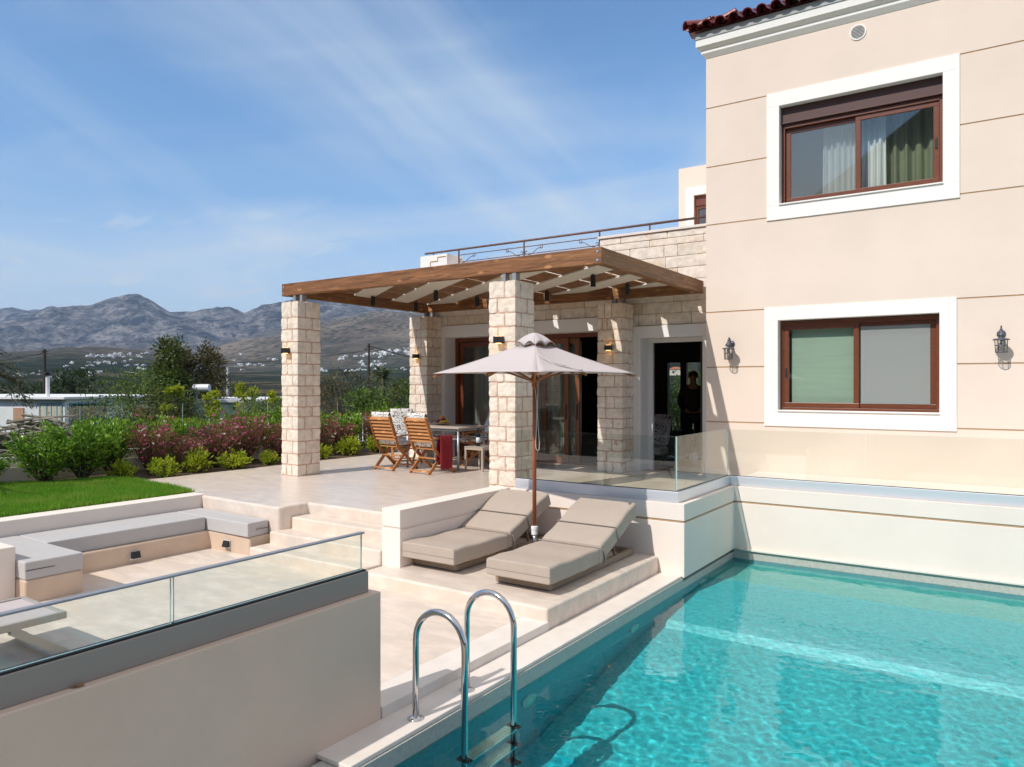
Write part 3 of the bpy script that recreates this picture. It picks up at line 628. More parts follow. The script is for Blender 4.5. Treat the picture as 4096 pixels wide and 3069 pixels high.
# stone wing
YW = 12.1
d1h, d2h = (-9.9, -6.10, -.01, 2.52), (-5.45, -4.32, -.01, 2.35)
mb = MB(); holed(mb, -10.5, -4.141, -2.3, 4.0, YW, YW + .35, [(-9.93, -6.07, -.01, 2.55), (-5.48, -4.29, -.01, 2.38)]); mb.box(-6.27, -4.141, YW + .001, YW + .30, 4.0, 4.19)
mb.box(-10.499, -10.2, YW + .351, 17.8, -2.3, 4.0); mb.box(-4.42, -4.141, YW + .351, 17.8, -.2, 4.0)
wingb = mat('wing_mortar', (.60, .44, .33), .95, bump=.2, bs=60)
mb.build('wing_wall', wingb, villa)
darkw = mat('interior_shade', (.045, .038, .032), .8)  # the rooms' shade is put into this near-black wall colour
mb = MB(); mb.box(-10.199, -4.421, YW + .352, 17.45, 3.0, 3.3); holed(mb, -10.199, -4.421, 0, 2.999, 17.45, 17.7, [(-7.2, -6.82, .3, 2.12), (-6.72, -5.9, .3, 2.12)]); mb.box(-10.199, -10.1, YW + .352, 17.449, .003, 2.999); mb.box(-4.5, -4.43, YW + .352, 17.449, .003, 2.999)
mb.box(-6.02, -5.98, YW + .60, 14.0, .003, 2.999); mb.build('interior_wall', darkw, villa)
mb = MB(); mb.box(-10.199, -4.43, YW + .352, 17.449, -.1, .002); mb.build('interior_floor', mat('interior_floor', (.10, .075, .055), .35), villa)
mb = MB(); mb.box(-10.6, -6.272, YW - .04, 19.4, 3.95, 4.02); mb.box(-6.27, -4.141, YW + .301, 19.4, 3.95, 4.01); mb.box(-10.50, -4.141, YW + .36, 19.2, 3.6, 3.949); mb.build('roof_slab', stucco_w, villa)
mb = MB(); mb.box(-6.30, -4.141, YW - .045, YW + .32, 4.191, 4.235); mb.build('coping', marble, villa, bevel=.006)
V, Fc = [], []
hol = [(-10.08, -5.92, -.2, 2.77), (-5.63, -4.15, -.2, 2.57)]
stone_facing(V, Fc, -10.5, -4.145, 0, 2.57, YW - .012, (.21, .19), 21, hol, .4, .9)
stone_facing(V, Fc, -10.5, -4.145, 2.57, 3.95, YW - .012, (.20, .195, .20, .17, .21), 22, [(-10.08, -5.92, 2.5, 2.77)])
stone_facing(V, Fc, -6.27, -4.145, 3.95, 4.19, YW - .012, (.12, .12), 25)
raw('stone_cladding', V, Fc, stone_wm, villa)
def door_trim(name, hx, z1, tx, tz, parent):
    w = MB(); x0, x1 = hx
    w.box(tx[0], tx[1], YW - .05, YW + .0, z1, tz); w.box(tx[0], x0, YW - .05, YW, 0, z1); w.box(x1, tx[1], YW - .05, YW, 0, z1)
    w.box(x0 - .029, x1 + .029, YW + .001, YW + .36, z1, z1 + .029); w.box(x0 - .029, x0, YW + .001, YW + .36, .001, z1); w.box(x1, x1 + .029, YW + .001, YW + .36, .001, z1)
    return w.build(name, mat('door_trim', (.80, .79, .78), .75, var=.02, vs=3), parent, bevel=.003, seg=1)
dt1 = door_trim('doorway', (-9.9, -6.1), 2.52, (-10.07, -5.93), 2.76, villa); dt2 = door_trim('doorway', (-5.45, -4.32), 2.35, (-5.62, -4.146), 2.56, villa)
dt1['label'] = 'wide doorway with four sliding glazed panels'; dt2['label'] = 'narrow open doorway near the rendered block'
mb = MB(); yf = YW + .30; mb.box(-9.898, -6.102, yf, yf + .12, 2.44, 2.519); mb.box(-9.898, -9.83, yf, yf + .12, .001, 2.439); mb.box(-6.17, -6.102, yf, yf + .12, .001, 2.439); mb.box(-9.829, -6.171, yf, yf + .12, .001, .03)
mb.build('door_frame', woodb, dt1, bevel=.003)
for (a_, b_, yy) in ((-9.828, -8.86, yf + .06), (-8.92, -7.95, yf + .012), (-7.98, -7.115, yf + .012), (-7.75, -6.90, yf + .06)):
    mb = MB(); ring(mb, a_, b_, .031, 2.435, a_ + .10, b_ - .10, .15, 2.33, yy, yy + .04); pn = mb.build('sliding_panel', wood_o if a_ > -8 else woodb, dt1, bevel=.004)
    mb = MB(); mb.box(a_ + .1005, b_ - .1005, yy + .015, yy + .023, .1505, 2.3295); mb.build('pane', wingl, pn)
    mb = MB(); hx = b_ - .05; mb.box(hx - .014, hx + .014, yy - .014, yy - .0005, .85, 1.15); mb.build('handle', black, pn, bevel=.004)
curtain('curtain', -9.75, -8.9, .05, 2.4, yf + .42, mat('drape_grey', (.42, .42, .38), .9), dt1, .03, .15, 5); curtain('curtain', -8.1, -7.05, .05, 2.4, yf + .42, mat('drape_grey', (.4, .4, .38), .9), dt1, .03, .12, 6)
mb = MB(); mb.box(-5.448, -5.36, YW + .28, YW + .355, .002, 2.349); mb.box(-5.359, -4.322, YW + .28, YW + .355, 2.28, 2.349); mb.build('door_frame', mat('door_trim', (.8, .79, .78)), dt2, bevel=.003)
# rear windows of the living room
mb = MB(); ring(mb, -7.2, -5.9, .3, 2.12, -7.16, -5.94, .34, 2.08, 17.46, 17.6); mb.box(-6.82, -6.72, 17.461, 17.599, .34, 2.08); rw_ = mb.build('rear_window', black, villa)
mb = MB(); mb.box(-7.16, -5.94, 17.52, 17.526, .34, 2.08); mb.build('pane', wingl, rw_)
# set-back upper storey
mb = MB(); holed(mb, -6.29, -4.142, 4.02, 6.43, 16.0, 16.25, [(-5.93, -4.8, 4.40, 5.78)]); mb.box(-6.289, -6.0, 16.251, 19.2, 4.02, 6.429); mb.box(-5.999, -4.142, 16.251, 19.2, 6.2, 6.428); mb.build('upper_storey', stucco, villa)
mb = MB(); ring(mb, -6.11, -4.6, 4.2, 5.96, -5.93, -4.8, 4.40, 5.78, 15.975, 15.999); bwn = mb.build('window', trimw, villa); bwn['label'] = 'half hidden window of the set-back upper storey'
mb = MB(); mb.box(-5.93, -4.8, 16.06, 16.16, 5.55, 5.78); ring(mb, -5.93, -4.8, 4.40, 5.549, -5.86, -4.87, 4.47, 5.48, 16.08, 16.16); mb.build('frame', woodb, bwn)
mb = MB(); mb.box(-5.86, -4.87, 16.11, 16.12, 4.47, 5.48); mb.build('pane', wingl, bwn)
# masonry block at the corner of the roof terrace, with a meander in relief
mb = MB(); mb.box(-10.59, -9.85, YW - .04, YW + .5, 4.021, 4.29); blk = mb.build('parapet_block', trimw, villa, bevel=.006)
mb = MB()
for a_, b_ in (((-10.30, 4.15), (-10.30, 4.02)), ((-10.30, 4.155), (-10.10, 4.155)), ((-10.10, 4.155), (-10.10, 4.24)), ((-10.10, 4.235), (-9.88, 4.235))):
    mb.bar((a_[0], YW - .043, a_[1]), (b_[0], YW - .043, b_[1]), .014, .014, (0, 1, 0))
mb.build('meander_relief', gm, blk)

# roof terrace railing
rail = thing('roof_railing', 'wrought iron railing with scrolls along the roof terrace above the pergola', 'railing', (-10.44, YW, 4.02))
rm = mat('rust_iron', (.16, .095, .085), .6, metal=.3, var=.3, vs=12)
mb = MB(); mb.tube([(-10.50, YW + .02, 4.352), (-10.3, YW + .02, 4.352), (-8, YW + .02, 4.355), (-4.15, YW + .02, 4.36)], .022, 10); mb.build('handrail', rm, rail, smooth=True)
mb = MB(); mb.tube([(-9.58, YW + .02, 4.235), (-6.30, YW + .02, 4.235)], .009, 8); mb.tube([(-9.58, YW + .02, 4.09), (-6.30, YW + .02, 4.09)], .009, 8); mb.build('mid_rail', rm, rail)
for x in (-10.27, -9.58, -7.95, -6.29, -5.3):
    mb = MB(); zb = {-10.27: 4.29, -5.3: 4.236}.get(x, 4.02); mb.box(x - .012, x + .012, YW + .008, YW + .032, zb, 4.345); mb.build('post', rm, rail)
for x, s in ((-9.58, 1), (-7.95, -1), (-7.95, 1), (-6.29, -1)):
    mb = MB(); pts = []
    for k in range(22):
        a_ = k / 21; th = 4.6 * (1 - a_); r = .012 + .035 * a_
        pts.append((x + s * (.42 + r * math.sin(th * 1.3) - .03), YW + .02, 4.20 + r * math.cos(th * 1.3)))
    pts2 = [(x + s * (.40 - .30 * q), YW + .02, 4.18 - .1 * q + .02 * math.sin(q * 6)) for q in np.linspace(0, 1, 10)]
    pts3 = [(x + s * (.06 + (.012 + .03 * q) * math.cos(5 * q)), YW + .02, 4.13 + (.012 + .03 * q) * math.sin(5 * q)) for q in np.linspace(0, 1, 16)]
    mb.tube(pts, .007, 6); mb.tube(pts2, .007, 6); mb.tube(pts3, .007, 6); mb.build('scroll', rm, rail, smooth=True)

# ------------------------------------------------------------------ pergola
perg = thing('pergola', 'dark timber pergola with cream diagonal boards standing on four stone pillars', 'pergola', (-7.36, 10.1, 3.06))
mb = MB(); mb.box(-10.45, -4.28, 8.30, 8.42, 3.055, 3.265); mb.build('front_beam', timber_x, perg, bevel=.006)
mb = MB(); mb.box(-10.45, -4.28, 11.88, 12.0, 3.055, 3.262); mb.build('rear_beam', timber_x, perg, bevel=.006)
for x in (-10.445, -4.40):
    mb = MB(); mb.box(x, x + .118, 8.4205, 11.879, 3.057, 3.263); mb.build('side_beam', timber_y, perg, bevel=.006)
for k in range(9):
    x1_ = -4.40 - .08 - .72 * k; x0_ = max(x1_ - .62, -10.32)
    if k == 0: x1_ = -4.50
    mb = MB(); mb.box(x0_, x1_, 8.4205, 11.879, 3.236, 3.258); mb.build('plank', timber_y, perg, bevel=.003, seg=1)
for x in (-4.335, -10.40):
    for z in (3.10, 3.21): mb = MB(); mb.lathe([(.016, 8.292), (.016, 8.30)], (x, 0, z), 12, 0, 'y'); mb.build('bolt', chrome, perg)
fab = mat('cream_board', (.66, .61, .53), .8, var=.03, vs=3)
def clip_strip(yc, w=.49, slope=-.67):   # a diagonal board y = yc + slope*(x+7), clipped to the pergola's inside
    X0, X1, Y0, Y1 = -10.325, -4.402, 8.4215, 11.878; poly = [(X0 - 4, yc + slope * (X0 - 4 + 7)), (X1 + 4, yc + slope * (X1 + 4 + 7)), (X1 + 4, yc + w + slope * (X1 + 4 + 7)), (X0 - 4, yc + w + slope * (X0 - 4 + 7))]
    for ax, lim, sg in ((0, X0, 1), (0, X1, -1), (1, Y0, 1), (1, Y1, -1)):
        res = []
        for i in range(len(poly)):
            p, q = poly[i], poly[(i + 1) % len(poly)]; a_, b_ = (p[ax] - lim) * sg, (q[ax] - lim) * sg
            if a_ >= 0: res.append(p)
            if a_ * b_ < 0: tt = a_ / (a_ - b_); res.append((p[0] + (q[0] - p[0]) * tt, p[1] + (q[1] - p[1]) * tt))
        poly = res
        if len(poly) < 3: return None
    return poly
for k in range(-3, 5):
    p = clip_strip(8.66 + k * 1.035)
    if p: mb = MB(); mb.prism(p, 3.212, 3.2335); mb.build('board', fab, perg)
brk = mat('steel_bracket', (.30, .31, .33), .5, metal=.4)
for x, y in ((-10.05, 8.36), (-5.7, 8.36), (-10.22, 11.94), (-5.81, 11.94)):
    for s in (-1, 1):
        mb = MB(); mb.box(x + s * .085 - .03, x + s * .085 + .03, y - .05, y + .05, 2.925 if y < 9 else 2.945, 3.054); mb.build('bracket', brk, perg, bevel=.002, seg=1)
# spotlights under the joists
def spotlight(x, y, label, first=[None]):
    if first[0] is None:
        t = thing('spotlight', label, 'spotlight', (0, 0, 0), 'black spotlights under the pergola')
        mb = MB(); mb.lathe([(.020, .0), (.036, .0), (.041, .004), (.041, .172), (.039, .176), (.001, .176)], (0, 0, 0), 20); mb.build('housing', black, t, smooth=False)
        mb = MB(); mb.lathe([(.012, .177), (.012, .215)], (0, 0, 0), 10); mb.build('stem', black, t); first[0] = t
    else: t = copy_tree(first[0])
    t['label'] = label; t.location = (x, y, 3.02); return t
for x, y, l in ((-10.02, 10.06, 'black spotlight under the pergola nearest the free-standing garden pillar'), (-10.02, 11.28, 'black spotlight above the stone pillar behind the dining set'), (-8.47, 10.06, 'black spotlight under the pergola above the wooden dining chairs'),
        (-8.45, 11.25, 'black spotlight just left of the pillar behind the parasol'), (-6.88, 11.23, 'black spotlight just right of the pillar behind the parasol'), (-5.29, 9.98, 'black spotlight under the pergola nearest its front right corner'), (-5.29, 11.19, 'black spotlight above the pillar between the two doors')): spotlight(x, y, l)

# up-and-down lamps on the pillars
warm = mat('lamp_glow', (1, .62, .25), .5, emit=6, ecol=(1, .55, .18))
def pillar_lamp(x, y, z, label, first=[None]):
    if first[0] is None:
        t = thing('wall_lamp', label, 'wall lamp', (0, 0, 0), 'black cube lamps on the stone pillars')
        mb = MB(); ring(mb, -.055, .055, -.05, .05, -.045, .045, -.051, .051, -.105, -.005) if False else mb.box(-.055, .055, -.105, -.006, -.045, .045); mb.build('housing', black, t, bevel=.003)
        mb = MB(); mb.box(-.035, .035, -.08, -.03, .0455, .049); mb.build('lens', warm, t); mb = MB(); mb.box(-.035, .035, -.08, -.03, -.049, -.0455); mb.build('lens', warm, t); first[0] = t
    else: t = copy_tree(first[0])
    t['label'] = label; t.location = (x, y, z)
for x, y, z, l in ((-10.08, 8.135, 2.10, 'black cube lamp on the free-standing garden pillar'), (-5.71, 8.135, 2.13, 'black cube lamp on the pillar above the left side of the parasol'), (-10.24, 11.575, 2.12, 'black cube lamp on the pillar behind the dining set'), (-5.81, 11.575, 2.17, 'glowing black cube lamp on the pillar between the two doors')):
    pillar_lamp(x, y, z, l)
# ornate lanterns on the facade
def lantern(x, z, label, first=[None]):
    if first[0] is None:
        t = thing('wall_lantern', label, 'lantern', (0, 0, 0), 'iron lanterns on the rendered facade')
        cy_ = -.16
        mb = MB(); mb.lathe([(.012, .0), (.085, -.012), (.095, -.022), (.10, -.03), (.088, -.03)][::-1] + [(.055, .03), (.04, .05), (.028, .075), (.014, .09), (.02, .105), (.006, .13), (.001, .14)], (0, cy_, 0), 18); mb.build('hat', iron, t, smooth=True)
        mb = MB()
        for k in range(6):
            a_ = k * math.pi / 3; mb.tube([(.07 * math.cos(a_), cy_ + .07 * math.sin(a_), -.03), (.062 * math.cos(a_), cy_ + .062 * math.sin(a_), -.19)], .0055, 6)
        for zz, r in ((-.10, .067), (-.188, .064)): mb.tube([(r * math.cos(a_), cy_ + r * math.sin(a_), zz) for a_ in np.linspace(0, 6.2832, 21)], .006, 6)
        mb.build('cage', iron, t)
        mb = MB(); mb.lathe([(.055, -.031), (.052, -.185), (.02, -.19)], (0, cy_, 0), 16); mb.build('glass_shade', glassmat('lantern_glass', (.85, .85, .83), 1), t)
        mb = MB(); mb.ball((0, cy_, -.09), .028, 8); mb.lathe([(.012, -.03), (.012, -.065)], (0, cy_, 0), 8); mb.build('bulb', white_p, t, smooth=True)
        mb = MB(); mb.lathe([(.05, -.018), (.052, -.008), (.052, -.001)], (0, 0, .06), 16, 0, 'y')
        mb.tube([(0, -.012, .06), (0, -.05, .075), (0, -.09, .13), (0, -.13, .155), (0, cy_, .13)], [.014, .011, .011, .009, .008], 8)
        mb.tube([(0, -.02, .06), (.0, -.06, .03), (0, -.10, .06), (0, -.075, .085)], .007, 6); mb.build('bracket', iron, t, smooth=True); first[0] = t
    else: t = copy_tree(first[0])
    t['label'] = label; t.location = (x, FY, z)
lantern(-3.72, 2.12, 'iron wall lantern between the house corner and the lower window'); lantern(-.13, 2.14, 'iron wall lantern to the right of the lower window, away from the house corner')

# ------------------------------------------------------------------ low walls round the pool and patio
def wall_thing(name, label, build, cat='wall'):
    t = thing(name, label, cat, (0, 0, 0)); build(t); return t
t = thing('retaining_wall', 'cream rendered retaining wall with a groove wrapping the corner above the pool', 'wall', (-3.07, 7.99, -.6))
mb = MB()
for z0, z1, o in ((-.66, -.042, 0), (-.042, -.018, .014), (-.018, .175, 0)):
    mb.prism([(-5.46, 7.99 + o), (-3.075 - o, 7.99 + o), (-3.075 - o, 9.80 + o), (6.4, 9.80 + o), (6.4, 11.715), (-3.295, 11.715), (-3.295, 8.16), (-5.46, 8.12)], z0, z1)
mb.build('wall', stucco_w, t, bevel=.006)
mb = MB(); mb.prism([(-5.45, 8.001), (-3.086, 8.001), (-3.086, 9.811), (6.39, 9.811), (6.39, 9.9), (-3.2, 9.9), (-3.2, 8.1), (-5.45, 8.1)], -.0395, -.0205); mb.build('groove', gm, t)
t = thing('side_wall', 'low cream wall with a groove between the steps and the left cushioned lounger', 'wall', (-5.6, 7, -.45))
mb = MB()
for z0, z1, o in ((-.6, -.042, 0), (-.042, -.018, .013), (-.018, .176, 0)): mb.prism([(-5.73 + o, 5.89 + o), (-5.462 - o, 5.89 + o), (-5.462 - o, 7.99), (-5.73 + o, 8.10)], z0, z1)
mb.build('wall', stucco_w, t, bevel=.006)
# glass balustrade along the veranda and the facade
t = thing('glass_balustrade', 'clear glass balustrade in a silver channel on the wall above the pool', 'balustrade', (-3.2, 8.05, .175))
mb = MB(); mb.prism([(-5.40, 8.02), (-3.155, 8.02), (-3.155, 9.86), (6.4, 9.86), (6.4, 9.95), (-3.245, 9.95), (-3.245, 8.11), (-5.40, 8.11)], .176, .30); mb.build('channel', channel, t, bevel=.004, seg=1)
mb = MB(); mb.prism([(-5.40, 8.05), (-3.185, 8.05), (-3.185, 9.89), (6.4, 9.89), (6.4, 9.92), (-3.215, 9.92), (-3.215, 8.08), (-5.40, 8.08)], .3005, .306); mb.build('gasket', rubber, t)
def gpanel(parent, p, q, z0, z1, th=.014):
    p = Vector((*p, 0)); q = Vector((*q, 0)); d = (q - p).normalized(); n = Vector((-d.y, d.x, 0)) * th / 2
    P4 = [p - n, q - n, q + n, p + n]
    V_ = [(v.x, v.y, z0) for v in P4] + [(v.x, v.y, z1) for v in P4]
    return raw('glass_panel', V_, [(0, 3, 2, 1), (4, 5, 6, 7), (0, 1, 5, 4), (1, 2, 6, 5), (2, 3, 7, 6), (3, 0, 4, 7)], [glass, glass_e], parent, mi=[1, 1, 0, 1, 0, 1])
gpanel(t, (-5.39, 8.065), (-3.21, 8.065), .3065, .93); gpanel(t, (-3.2, 8.072), (-3.2, 9.9), .3065, .93); gpanel(t, (-3.19, 9.905), (-1.50, 9.905), .3065, .925); gpanel(t, (-1.485, 9.905), (1.9, 9.905), .3065, .925); gpanel(t, (1.915, 9.905), (6.4, 9.905), .3065, .925)
# near wall with its glass rail
t = thing('pool_wall', 'tall shaded beige wall in the foreground carrying a low glass rail', 'wall', (-3.5, 2, -.5))
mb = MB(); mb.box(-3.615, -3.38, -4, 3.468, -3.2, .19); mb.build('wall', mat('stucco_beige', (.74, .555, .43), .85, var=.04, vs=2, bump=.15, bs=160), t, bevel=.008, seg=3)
t = thing('glass_rail', 'low glass rail with grey handrail on the foreground wall', 'balustrade', (-3.47, 2, .19))
mb = MB(); mb.box(-3.525, -3.435, -4, 3.41, .191, .325); mb.build('channel', channel_d, t, bevel=.003)
mb = MB(); mb.box(-3.50, -3.452, -4, 3.405, .3255, .335); mb.build('gasket', rubber, t)
gpanel(t, (-3.476, 2.10), (-3.476, 3.385), .3355, .565); gpanel(t, (-3.476, .4), (-3.476, 2.085), .3355, .565); gpanel(t, (-3.476, -4), (-3.476, .385), .3355, .565)
mb = MB(); mb.box(-3.496, -3.456, -4, 3.40, .5655, .578); mb.build('handrail', mat('rail_grey', (.27, .28, .31), .45, metal=.2), t, bevel=.005)
# dead leaf and twig on the wall top
tag(raw('dry_leaf', [(-3.435, 1.585, .192), (-3.405, 1.60, .20), (-3.40, 1.64, .194), (-3.425, 1.635, .205)], [(0, 1, 3), (1, 2, 3)], mat('dead_leaf', (.28, .14, .05), .8), loc=(-3.43, 1.6, .19)), 'curled brown leaf lying on top of the foreground wall', 'leaf')
# lawn wall, bench and its end wall
tag(MB().box(-9.56, -9.272, 2.6, 6.08, -2.0, .012).build('lawn_wall', mat('stucco_rose', (.78, .69, .61), .85, var=.03, vs=2, bump=.1, bs=160), bevel=.008, loc=(-9.4, 5, 0)), 'low cream wall holding back the lawn behind the long grey cushion', 'wall')
tag(MB().box(-9.7, -7.95, 2.80, 3.19, -.60, -.03).build('bench_end_wall', MATS['stucco_rose'], bevel=.008, loc=(-8.5, 3, -.5)), 'cream block wall at the near end of the bench, cut by the left edge', 'wall')
t = thing('built_in_bench', 'tan rendered bench built round the sunken patio under the grey cushions', 'bench', (-8.9, 4.5, -.565))
mb = MB(); mb.prism([(-9.27, 3.192), (-7.765, 3.192), (-7.765, 3.725), (-8.515, 3.725), (-8.515, 5.635), (-7.72, 5.655), (-7.70, 5.945), (-9.27, 6.0)], -.62, -.338); mb.build('base', cement_b, t, bevel=.025, seg=3)
cush = mat('cushion_grey', (.47, .455, .445), .85, var=.03, vs=5, bump=.25, bs=900)
cush_s = mat('zip_black', (.03, .03, .03), .6)
def cushion(name, pts, z0, z1, label, group=None, zipline=None):
    c = thing(name, label, 'cushion', (pts[0][0], pts[0][1], z0), group)
    mb = MB(); mb.prism(pts, z0, z1); mb.build('cover', cush, c, bevel=.014, seg=3)
    xs = [p[0] for p in pts]; ys = [p[1] for p in pts]
    if zipline: mb = MB(); mb.box(*zipline); mb.build('zip', cush_s, c)
    return c
cushion('seat_cushion', [(-9.262, 3.74), (-8.575, 3.735), (-8.555, 5.605), (-9.262, 5.615)], -.337, -.165, 'long grey cushion on the bench below the lawn', 'grey cushions on the built-in bench')
cushion('seat_cushion', [(-9.262, 5.622), (-7.71, 5.62), (-7.735, 5.94), (-9.262, 5.99)], -.337, -.165, 'short grey cushion on the bench end next to the steps', 'grey cushions on the built-in bench', (-7.712, -7.706, 5.74, 5.93, -.258, -.252))
cushion('seat_cushion', [(-9.262, 3.195), (-7.77, 3.195), (-7.77, 3.73), (-9.262, 3.732)], -.337, -.165, 'grey cushion on the nearest arm of the bench', 'grey cushions on the built-in bench', (-7.772, -7.766, 3.2, 3.46, -.25, -.244))
def step_light(x, y, rz, label, first=[None]):
    if first[0] is None:
        q = thing('step_light', label, 'step light', (0, 0, 0), 'black step lights on the bench front')
        mb = MB(); mb.extr([(-.055, -.03), (0, -.03), (0, .045), (-.03, .045)], 'x', -.05, .05); mb.build('hood', black, q, bevel=.003)
        mb = MB(); mb.box(-.056, .056, -.006, -.0005, -.052, .052); mb.build('backplate', white_p, q); first[0] = q
    else: q = copy_tree(first[0])
    q['label'] = label; q.location = (x, y, -.47); q.rotation_euler = (0, 0, rz)
step_light(-8.512, 4.66, R(90), 'black step light on the front of the long bench'); step_light(-8.14, 5.640, 0, 'black step light on the bench front beside the steps')

# ------------------------------------------------------------------ pool ladder and fittings
t = thing('pool_ladder', 'polished steel pool ladder with two arched handrails at the pool edge', 'ladder', (-3.0, 3.87, -.635))
for y in (3.60, 4.14):
    pts = [(-3.20, y, -.63), (-3.20, y, -.12)] + [(-3.0 - .2 * math.cos(a_), y, -.12 + .205 * math.sin(a_)) for a_ in np.linspace(0, math.pi, 19)][1:-1] + [(-2.80, y, -.12), (-2.80, y, -1.75)]
    mb = MB(); mb.tube(pts, .0215, 14); rl = mb.build('handrail', chrome, t, smooth=True)
    mb = MB(); mb.lathe([(.022, .022), (.034, .016), (.052, .006), (.054, .0005)], (-3.20, y, -.635), 24); mb.build('flange', chrome, rl, smooth=True)
for z in (-.80, -1.06, -1.32):
    mb = MB(); mb.box(-2.845, -2.755, 3.625, 4.115, z - .014, z)
    for i in range(14):
        for j in range(3): mb.lathe([(.006, 0), (.003, .005)], (-2.83 + j * .028, 3.66 + i * .032, z), 6)
    tr_o = mb.build('tread', chrome, t)
    for y in (3.6, 4.14): mb = MB(); mb.box(-2.85, -2.75, y - .026, y + .026, z - .02, z + .008); mb.build('tread_clamp', black, tr_o, bevel=.008)
for y, z, l in ((8.62, -1.02, 'round underwater pool light on the side wall, nearest the pool corner'), (6.67, -1.05, 'round underwater pool light on the side wall below the lounging platform'), (4.76, -1.08, 'round underwater pool light on the side wall just past the ladder')):
    q = thing('pool_light', l, 'pool light', (-3.083, y, z), 'round pool lights on the side wall')
    mb = MB(); mb.lathe([(.095, .0), (.095, .012), (.075, .018)], (-3.0845, y, z), 24, 0, 'x'); mb.build('rim', white_p, q); mb = MB(); mb.lathe([(.074, .019), (.04, .024), (.001, .025)], (-3.0845, y, z), 20, 0, 'x'); mb.build('lens', mat('lens_green', (.45, .75, .65), .2), q)
for x, y, z, l in ((-2.37, 9.798, -.88, 'round water jet on the end wall near the pool corner'), (-.6, 9.798, -.88, 'round water jet on the end wall farther from the corner')):
    mb = MB(); mb.lathe([(.045, -.0005), (.045, -.006), (.03, -.012), (.012, -.008), (.001, -.008)], (x, y, z), 18, 0, 'y'); tag(mb.build('water_jet', white_p, loc=(x, y, z)), l, 'water jet', 'water jets in the pool')

# ------------------------------------------------------------------ cushioned loungers
lfab = mat('lounger_taupe', (.43, .355, .29), .85, var=.03, vs=6, bump=.3, bs=45)
lbase = mat('lounger_base', (.30, .225, .16), .6, var=.05, vs=5)
strapm = mat('strap_taupe', (.28, .24, .2), .8)
def lounger(label, loc, first=[None]):
    if first[0] is None:
        t = thing('sun_lounger', label, 'sun lounger', (0, 0, 0), 'cushioned loungers on the platform')
        mb = MB(); ring(mb, -.32, .32, 0, 1.9, -.27, .27, .05, 1.85, 0, 1)  # frame ring drawn in xz, laid flat below
        mb.v = [(x, z, .012 + y * .062) for x, y, z in mb.v]; mb.f = [f_[::-1] for f_ in mb.f]; mb.box(-.269, .269, .051, .9, .03, .06); mb.build('base', lbase, t, bevel=.005)
        mb = MB()
        for x in (-.29, .29):
            for y in (.08, 1.8): mb.lathe([(.02, 0), (.02, .0125)], (x, y, 0), 10)
        mb.build('foot', black, t)
        n = 26; th = .17; w = .366; xo = .055; V_, F_ = [], []
        def sect(y, z, a_): # cross-section at a spine point, tilted by a_
            nx_, ny_ = 0, 0; r = []
            for x, h in ((-w, .01), (-w, th - .018), (-w + .02, th), (w - .02, th), (w, th - .018), (w, .01), (w - .015, 0), (-w + .015, 0)):
                r.append((x + xo + .004 * math.sin(y * 21 + x * 9), y - math.sin(a_) * h, z + math.cos(a_) * h + (.005 * math.sin(y * 13 + 1) if h > .1 else 0)))
            return r
        path = []
        for s in np.linspace(0, 1.0, 11): path.append((s * 1.085 - .17, .115 + .006 * math.sin(s * 3.1) - .012 * math.sin(s * math.pi), 0))
        def seg(path_, nm):
            V_ = []; F_ = []
            for (y, z, a_) in path_: V_ += sect(y, z, a_)
            m_ = 8
            for i in range(len(path_) - 1):
                for k in range(m_): F_.append((i * m_ + k, i * m_ + (k + 1) % m_, (i + 1) * m_ + (k + 1) % m_, (i + 1) * m_ + k))
            F_ += [tuple(range(m_))[::-1], tuple(range((len(path_) - 1) * m_, len(path_) * m_))]
            return raw(nm, V_, F_, lfab, t, bevel=.012, seg=2)
        seg(path, 'seat_mattress')
        bk = []
        ang = R(22)
        for s in np.linspace(0.0, .37, 6): bk.append((.918 + s * math.cos(ang), .138 + s * math.sin(ang), ang))
        seg(bk, 'back_mattress')
        bk2 = []
        for s in np.linspace(0.374, .91, 8): bk2.append((.918 + s * math.cos(ang), .138 + s * math.sin(ang) + .01 * math.sin((s - .4) * 5), ang))
        seg(bk2, 'head_mattress')
        mb = MB(); mb.bar((-.3, .93, .115), (-.3, 1.70, .115 + .77 * math.tan(ang) - .01), .04, .02); mb.bar((.3, .93, .115), (.3, 1.70, .115 + .77 * math.tan(ang) - .01), .04, .02); mb.build('back_frame', lbase, t)
        mb = MB(); mb.bar((.28, 1.45, .07), (.28, 1.36, .30), .03, .012); mb.build('prop', lbase, t); mb = MB(); mb.bar((-.28, 1.45, .07), (-.28, 1.36, .30), .03, .012); mb.build('prop', lbase, t)
        for s_ in (.80,):
            pts = [(xo - w - .003, s_, .10), (xo - w - .003, s_, .287), (xo + w + .003, s_, .287), (xo + w + .003, s_, .10)]
            mb = MB(); mb.tube(pts, .005, 6); mb.build('strap', strapm, t)
        c_, s__ = math.cos(ang), math.sin(ang)
        q = .372; P0 = lambda x, h, q=q: (x + xo, .918 + q * c_ - s__ * h, .138 + q * s__ + c_ * h)
        mb = MB(); mb.tube([P0(-w - .003, 0), P0(-w - .003, th + .003), P0(w + .003, th + .003), P0(w + .003, 0)], .005, 6); mb.build('strap', strapm, t)
        mb = MB(); mb.tube([(xo + w + .004, .90, .25), (xo + w + .012, .93, .15), (xo + w + .006, .91, .08)], [.012, .015, .006], 6); mb.build('tie', strapm, t)
        mb = MB()
        for sg in (-1,): mb.tube([(xo - w, -.171, .185), (xo + w, -.171, .185)], .003, 6)
        mb.build('piping', strapm, t)
        first[0] = t
    else: t = copy_tree(first[0])
    t['label'] = label; t.location = loc; return t
lounger('taupe cushioned lounger on the platform beside the low side wall', (-5.165, 6.09, -.447))
